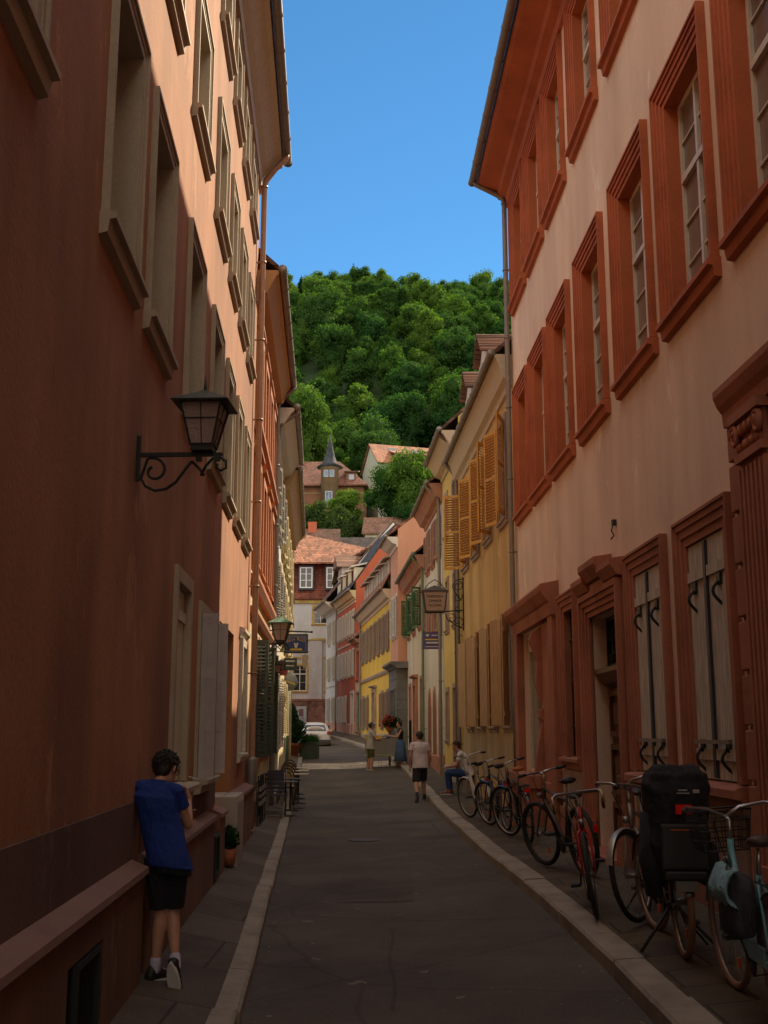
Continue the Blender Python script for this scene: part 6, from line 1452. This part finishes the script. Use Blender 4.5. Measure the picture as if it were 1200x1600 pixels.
    obj('chain', MB().tube([BB + V(0, .047, .085), A + V(0, .047, .04)], .005, 4).tube([BB + V(0, .047, -.085), A + V(0, .047, -.04)], .005, 4), blackm, t)
    if mud:
        for cc, a0, a1, M_ in ((A, -.1, 2.9, None), (FA, .35, 2.75, SM)):
            mm = MB(); n = 14; vs = []
            for i in range(n + 1):
                a = a0 + (a1 - a0) * i / n; rr = Rr + .022; vs += [cc + V(rr * math.cos(a), y, rr * math.sin(a) - .5 * abs(y)) for y in (-.026, 0, .026)]
            mm.add(vs, [(i * 3 + j, i * 3 + j + 1, i * 3 + j + 4, i * 3 + j + 3) for i in range(n) for j in (0, 1)], True)
            obj('mudguard', mm.xf(M_) if M_ else mm, mud, t)
    if rack:
        k = MB()
        for sy in (-.055, .055): k.tube([V(.16, sy, .74), V(-.20, sy, .74)], .006, 6); k.tube([V(-.12, sy, .74), A + V(0, sy, .02)], .006, 6)
        k.tube([V(-.20, -.055, .74), V(-.20, .055, .74)], .006, 6); k.tube([V(-.02, -.055, .74), V(-.02, .055, .74)], .006, 6)
        obj('rack', k, blackm, t)
    obj('tail_light', MB().box(-.235, -.205, -.04, .04, .66, .71) if rack else MB().box(-.37, -.345, -.02, .02, .47, .54), redm, t)
    if light: obj('head_light', MB().ball(hb + V(.08, 0, .06), (.035, .03, .03), 10, 8).xf(SM), spokem, t)
    if kick: obj('kickstand', MB().tube([BB + V(-.05, -.03, -.02), V(.36, -.22, .01 / s)], .008, 6), blackm, t)
    if basket:
        b = MB(); c = hb + V(.13, 0, .12); W, D, H = .17, .13, .24
        def rect(z, k_): return [c + V(D * k_, -W * k_, z), c + V(D * k_, W * k_, z), c + V(-D * k_ + .02, W * k_, z), c + V(-D * k_ + .02, -W * k_, z)]
        for z, k_ in ((0, .82), (.06, .87), (.12, .91), (.18, .96), (H, 1)): b.tube(rect(z, k_), .004 if z < H else .006, 5, close=True)
        for i in range(4):
            p0, p1 = rect(0, .82), rect(H, 1)
            for j in range(6): tt = j / 6; b.tube([p0[i].lerp(p0[(i + 1) % 4], tt), p1[i].lerp(p1[(i + 1) % 4], tt)], .003, 4)
        obj('basket', b.xf(SM), blackm, t)
    return t
def bp(px, dark, **k): pass
B = {}
whitefr = paint('white_frame_paint', (.50, .48, .45), .35); blackfr = paint('black_frame_paint', (.014, .014, .017), .3); bluefr = paint('dark_blue_frame_paint', (.015, .03, .09), .3)
greyfr = paint('grey_frame_paint', (.06, .06, .06), .35); redfr = paint('red_frame_paint', (.45, .012, .015), .3); tealfr = paint('teal_frame_paint', (.16, .42, .50), .35); silver = paint('silver_frame_paint', (.35, .33, .30), .35, .5)
bicycle('white step-through bicycle farthest along the row, next to the seated man', (1.90, 21.3), (1.70, 22.4), whitefr, 1.1, 14, -6, True, mud=whitefr, bar='swept')
bicycle('dark blue bicycle with silver pedals, second from the seated man', (2.06, 19.3), (1.90, 20.4), bluefr, 1.1, 18, -5, mud=blackfr, bar='flat')
b3 = bicycle('black bicycle with an orange saddle and two red rear lights', (2.14, 17.1), (2.02, 18.2), blackfr, 1.12, 22, -6, mud=blackfr, bar='flat', saddle=paint('orange_saddle', (.50, .13, .03), .5))
obj('tail_light', MB().box(-.38, -.35, -.03, .03, .50, .56), redm, b3)
bicycle('black and silver trekking bicycle with wide tyres, its front wheel towards the road', (2.30, 13.2), (2.03, 14.25), greyfr, 1.12, 12, -7, thick=.027, mud=None, rack=False, bar='flat')
rb = bicycle('red bicycle with yellow bar tape facing the road', (2.05, 11.7), (1.91, 10.55), redfr, 1.08, -4, 7, thick=.02, rack=False, bar='drop', grips=paint('yellow_tape', (.55, .36, .02), .5), kick=False)
obj('yellow_tape', MB().tube([(.84, .02, 1.0), (.86, .20, 1.0), (.93, .21, .98), (.96, .21, .9)], .016, 8), paint('yellow_tape', (.55, .36, .02), .5), rb)
bicycle('silver-grey bicycle with curved white handlebar between the red one and the child seat', (2.60, 11.1), (2.24, 10.15), silver, 1.1, -16, 6, mud=silver, bar='swept', grips=paint('cream_grip', (.40, .36, .32), .5))
cb = bicycle('black bicycle carrying a black child seat under a rain cover', (2.19, 8.6), (2.27, 9.8), blackfr, 1.12, 10, -2, mud=blackfr, tyre=tanty, bar='swept')
# panniers of the child-seat bicycle
pan = cloth('black_pannier', (.012, .012, .014))
for sy in (-1, 1):
    p_ = obj('pannier', MB().loft([(V(-.26, sy * .15, .60), V(0, .05, 0), V(0, 0, .11)), (V(-.18, sy * .16, .60), V(0, .075, 0), V(0, 0, .14)), (V(.02, sy * .16, .60), V(0, .075, 0), V(0, 0, .14)), (V(.10, sy * .15, .60), V(0, .05, 0), V(0, 0, .11))], 16, 3), pan, cb)
obj('kickstand', MB().tube([(.3, .02, .28), (.16, .26, .01)], .012, 6).tube([(.3, -.02, .28), (.16, -.26, .01)], .012, 6), blackm, cb)
# the seat itself sits on the rack, a thing of its own
cs = thing('child_seat', 'black child seat under a rain cover with red reflector, on a bicycle rack', 'child seat', (2.12, 8.36, rside(2.2, 8.6) + .64), R(0))
cov = cloth('black_rain_cover', (.013, .013, .017))
m = MB(); m.loft([(V(0, .05, .0), V(.17, 0, 0), V(0, .16, 0)), (V(0, .05, .12), V(.21, 0, 0), V(0, .19, 0)), (V(0, .05, .38), V(.22, 0, 0), V(0, .19, 0)), (V(0, .04, .58), V(.235, 0, 0), V(0, .19, 0)), (V(0, .04, .68), V(.215, 0, 0), V(0, .17, 0)), (V(0, .05, .735), V(.15, 0, 0), V(0, .12, 0))], 28, 3.2)
so_ = obj('rain_cover', m, cov, cs); remesh(so_, .012, 2)
tx = bpy.data.textures.new('creases', 'CLOUDS'); tx.noise_scale = .11; dm_ = so_.modifiers.new('creases', 'DISPLACE'); dm_.texture = tx; dm_.strength = .045; dm_.mid_level = .5
obj('side_wing', MB().loft([(V(-.2, .08, .40), V(.05, 0, 0), V(0, .1, 0)), (V(-.2, .08, 0.05), V(.07, 0, 0), V(0, .12, 0)), (V(-.17, .08, -.18), V(.06, 0, 0), V(0, .1, 0))], 14), cov, cs)
obj('seat_shell', MB().box(-.17, .17, -.175, -.14, .02, .34).box(-.15, .15, -.18, .2, -.05, .02), paint('matt_black_plastic', (.018, .018, .02), .45), cs, bevel=.02)
obj('reflector', MB().box(-.055, .06, -.175, -.155, .405, .47), redm, cs)
obj('logo_patch', MB().box(-.04, .05, -.172, -.160, .545, .553).box(.075, .12, -.170, -.160, .55, .575).box(-.03, .035, -.172, -.16, .565, .575), rimm, cs)
obj('orange_strip', MB().box(-.10, .04, -.186, -.172, .295, .30), orm, cs)
obj('bracket', MB().box(-.08, .08, -.17, -.1, -.12, -.05), rimm, cs)
tb = bicycle('pale teal city bicycle with a wire basket, nearest on the right', (2.20, 6.5), (2.26, 7.65), tealfr, 1.05, 5, -3, True, mud=tealfr, tyre=tanty, bar='swept', basket=True, saddle=paint('brown_saddle', (.05, .03, .022), .5), grips=seatm, rim=paint('dull_rim', (.36, .33, .36), .4, .6))
obj('chain_guard', MB().box(.1, .52, .05, .062, .30, .40), tealfr, tb)
bg_ = thing('pannier_bag', 'dark pannier bag with a pale blue cloth tucked in, on the teal bicycle', 'bag', (2.06, 6.85, rside(2.0, 6.9) + .50), R(95))
m = MB(); m.loft([(V(-.16, 0, .13), V(0, .05, 0), V(0, 0, .14)), (V(-.08, 0, .15), V(0, .085, 0), V(0, 0, .18)), (V(.08, 0, .15), V(0, .085, 0), V(0, 0, .19)), (V(.17, 0, .13), V(0, .045, 0), V(0, 0, .15))], 18, 3)
obj('bag_body', m, cloth('dark_grey_bag', (.035, .035, .045)), bg_)
rd = random.Random(8); m = MB(); n = 9; vs = []
for i in range(n):
    for j in range(n):
        u, v = i / (n - 1), j / (n - 1); vs.append(V(-.15 + .30 * u, .04 + .075 * math.sin(v * 3) + .018 * math.sin(u * 14 + v * 4), .36 - .24 * v + .022 * math.sin(u * 9 + v * 7)))
m.add(vs, [(i * n + j, i * n + j + 1, (i + 1) * n + j + 1, (i + 1) * n + j) for i in range(n - 1) for j in range(n - 1)], True)
bl = obj('cloth', m, cloth('pale_blue_cloth', (.20, .36, .42)), bg_); s_ = bl.modifiers.new('s', 'SOLIDIFY'); s_.thickness = .008
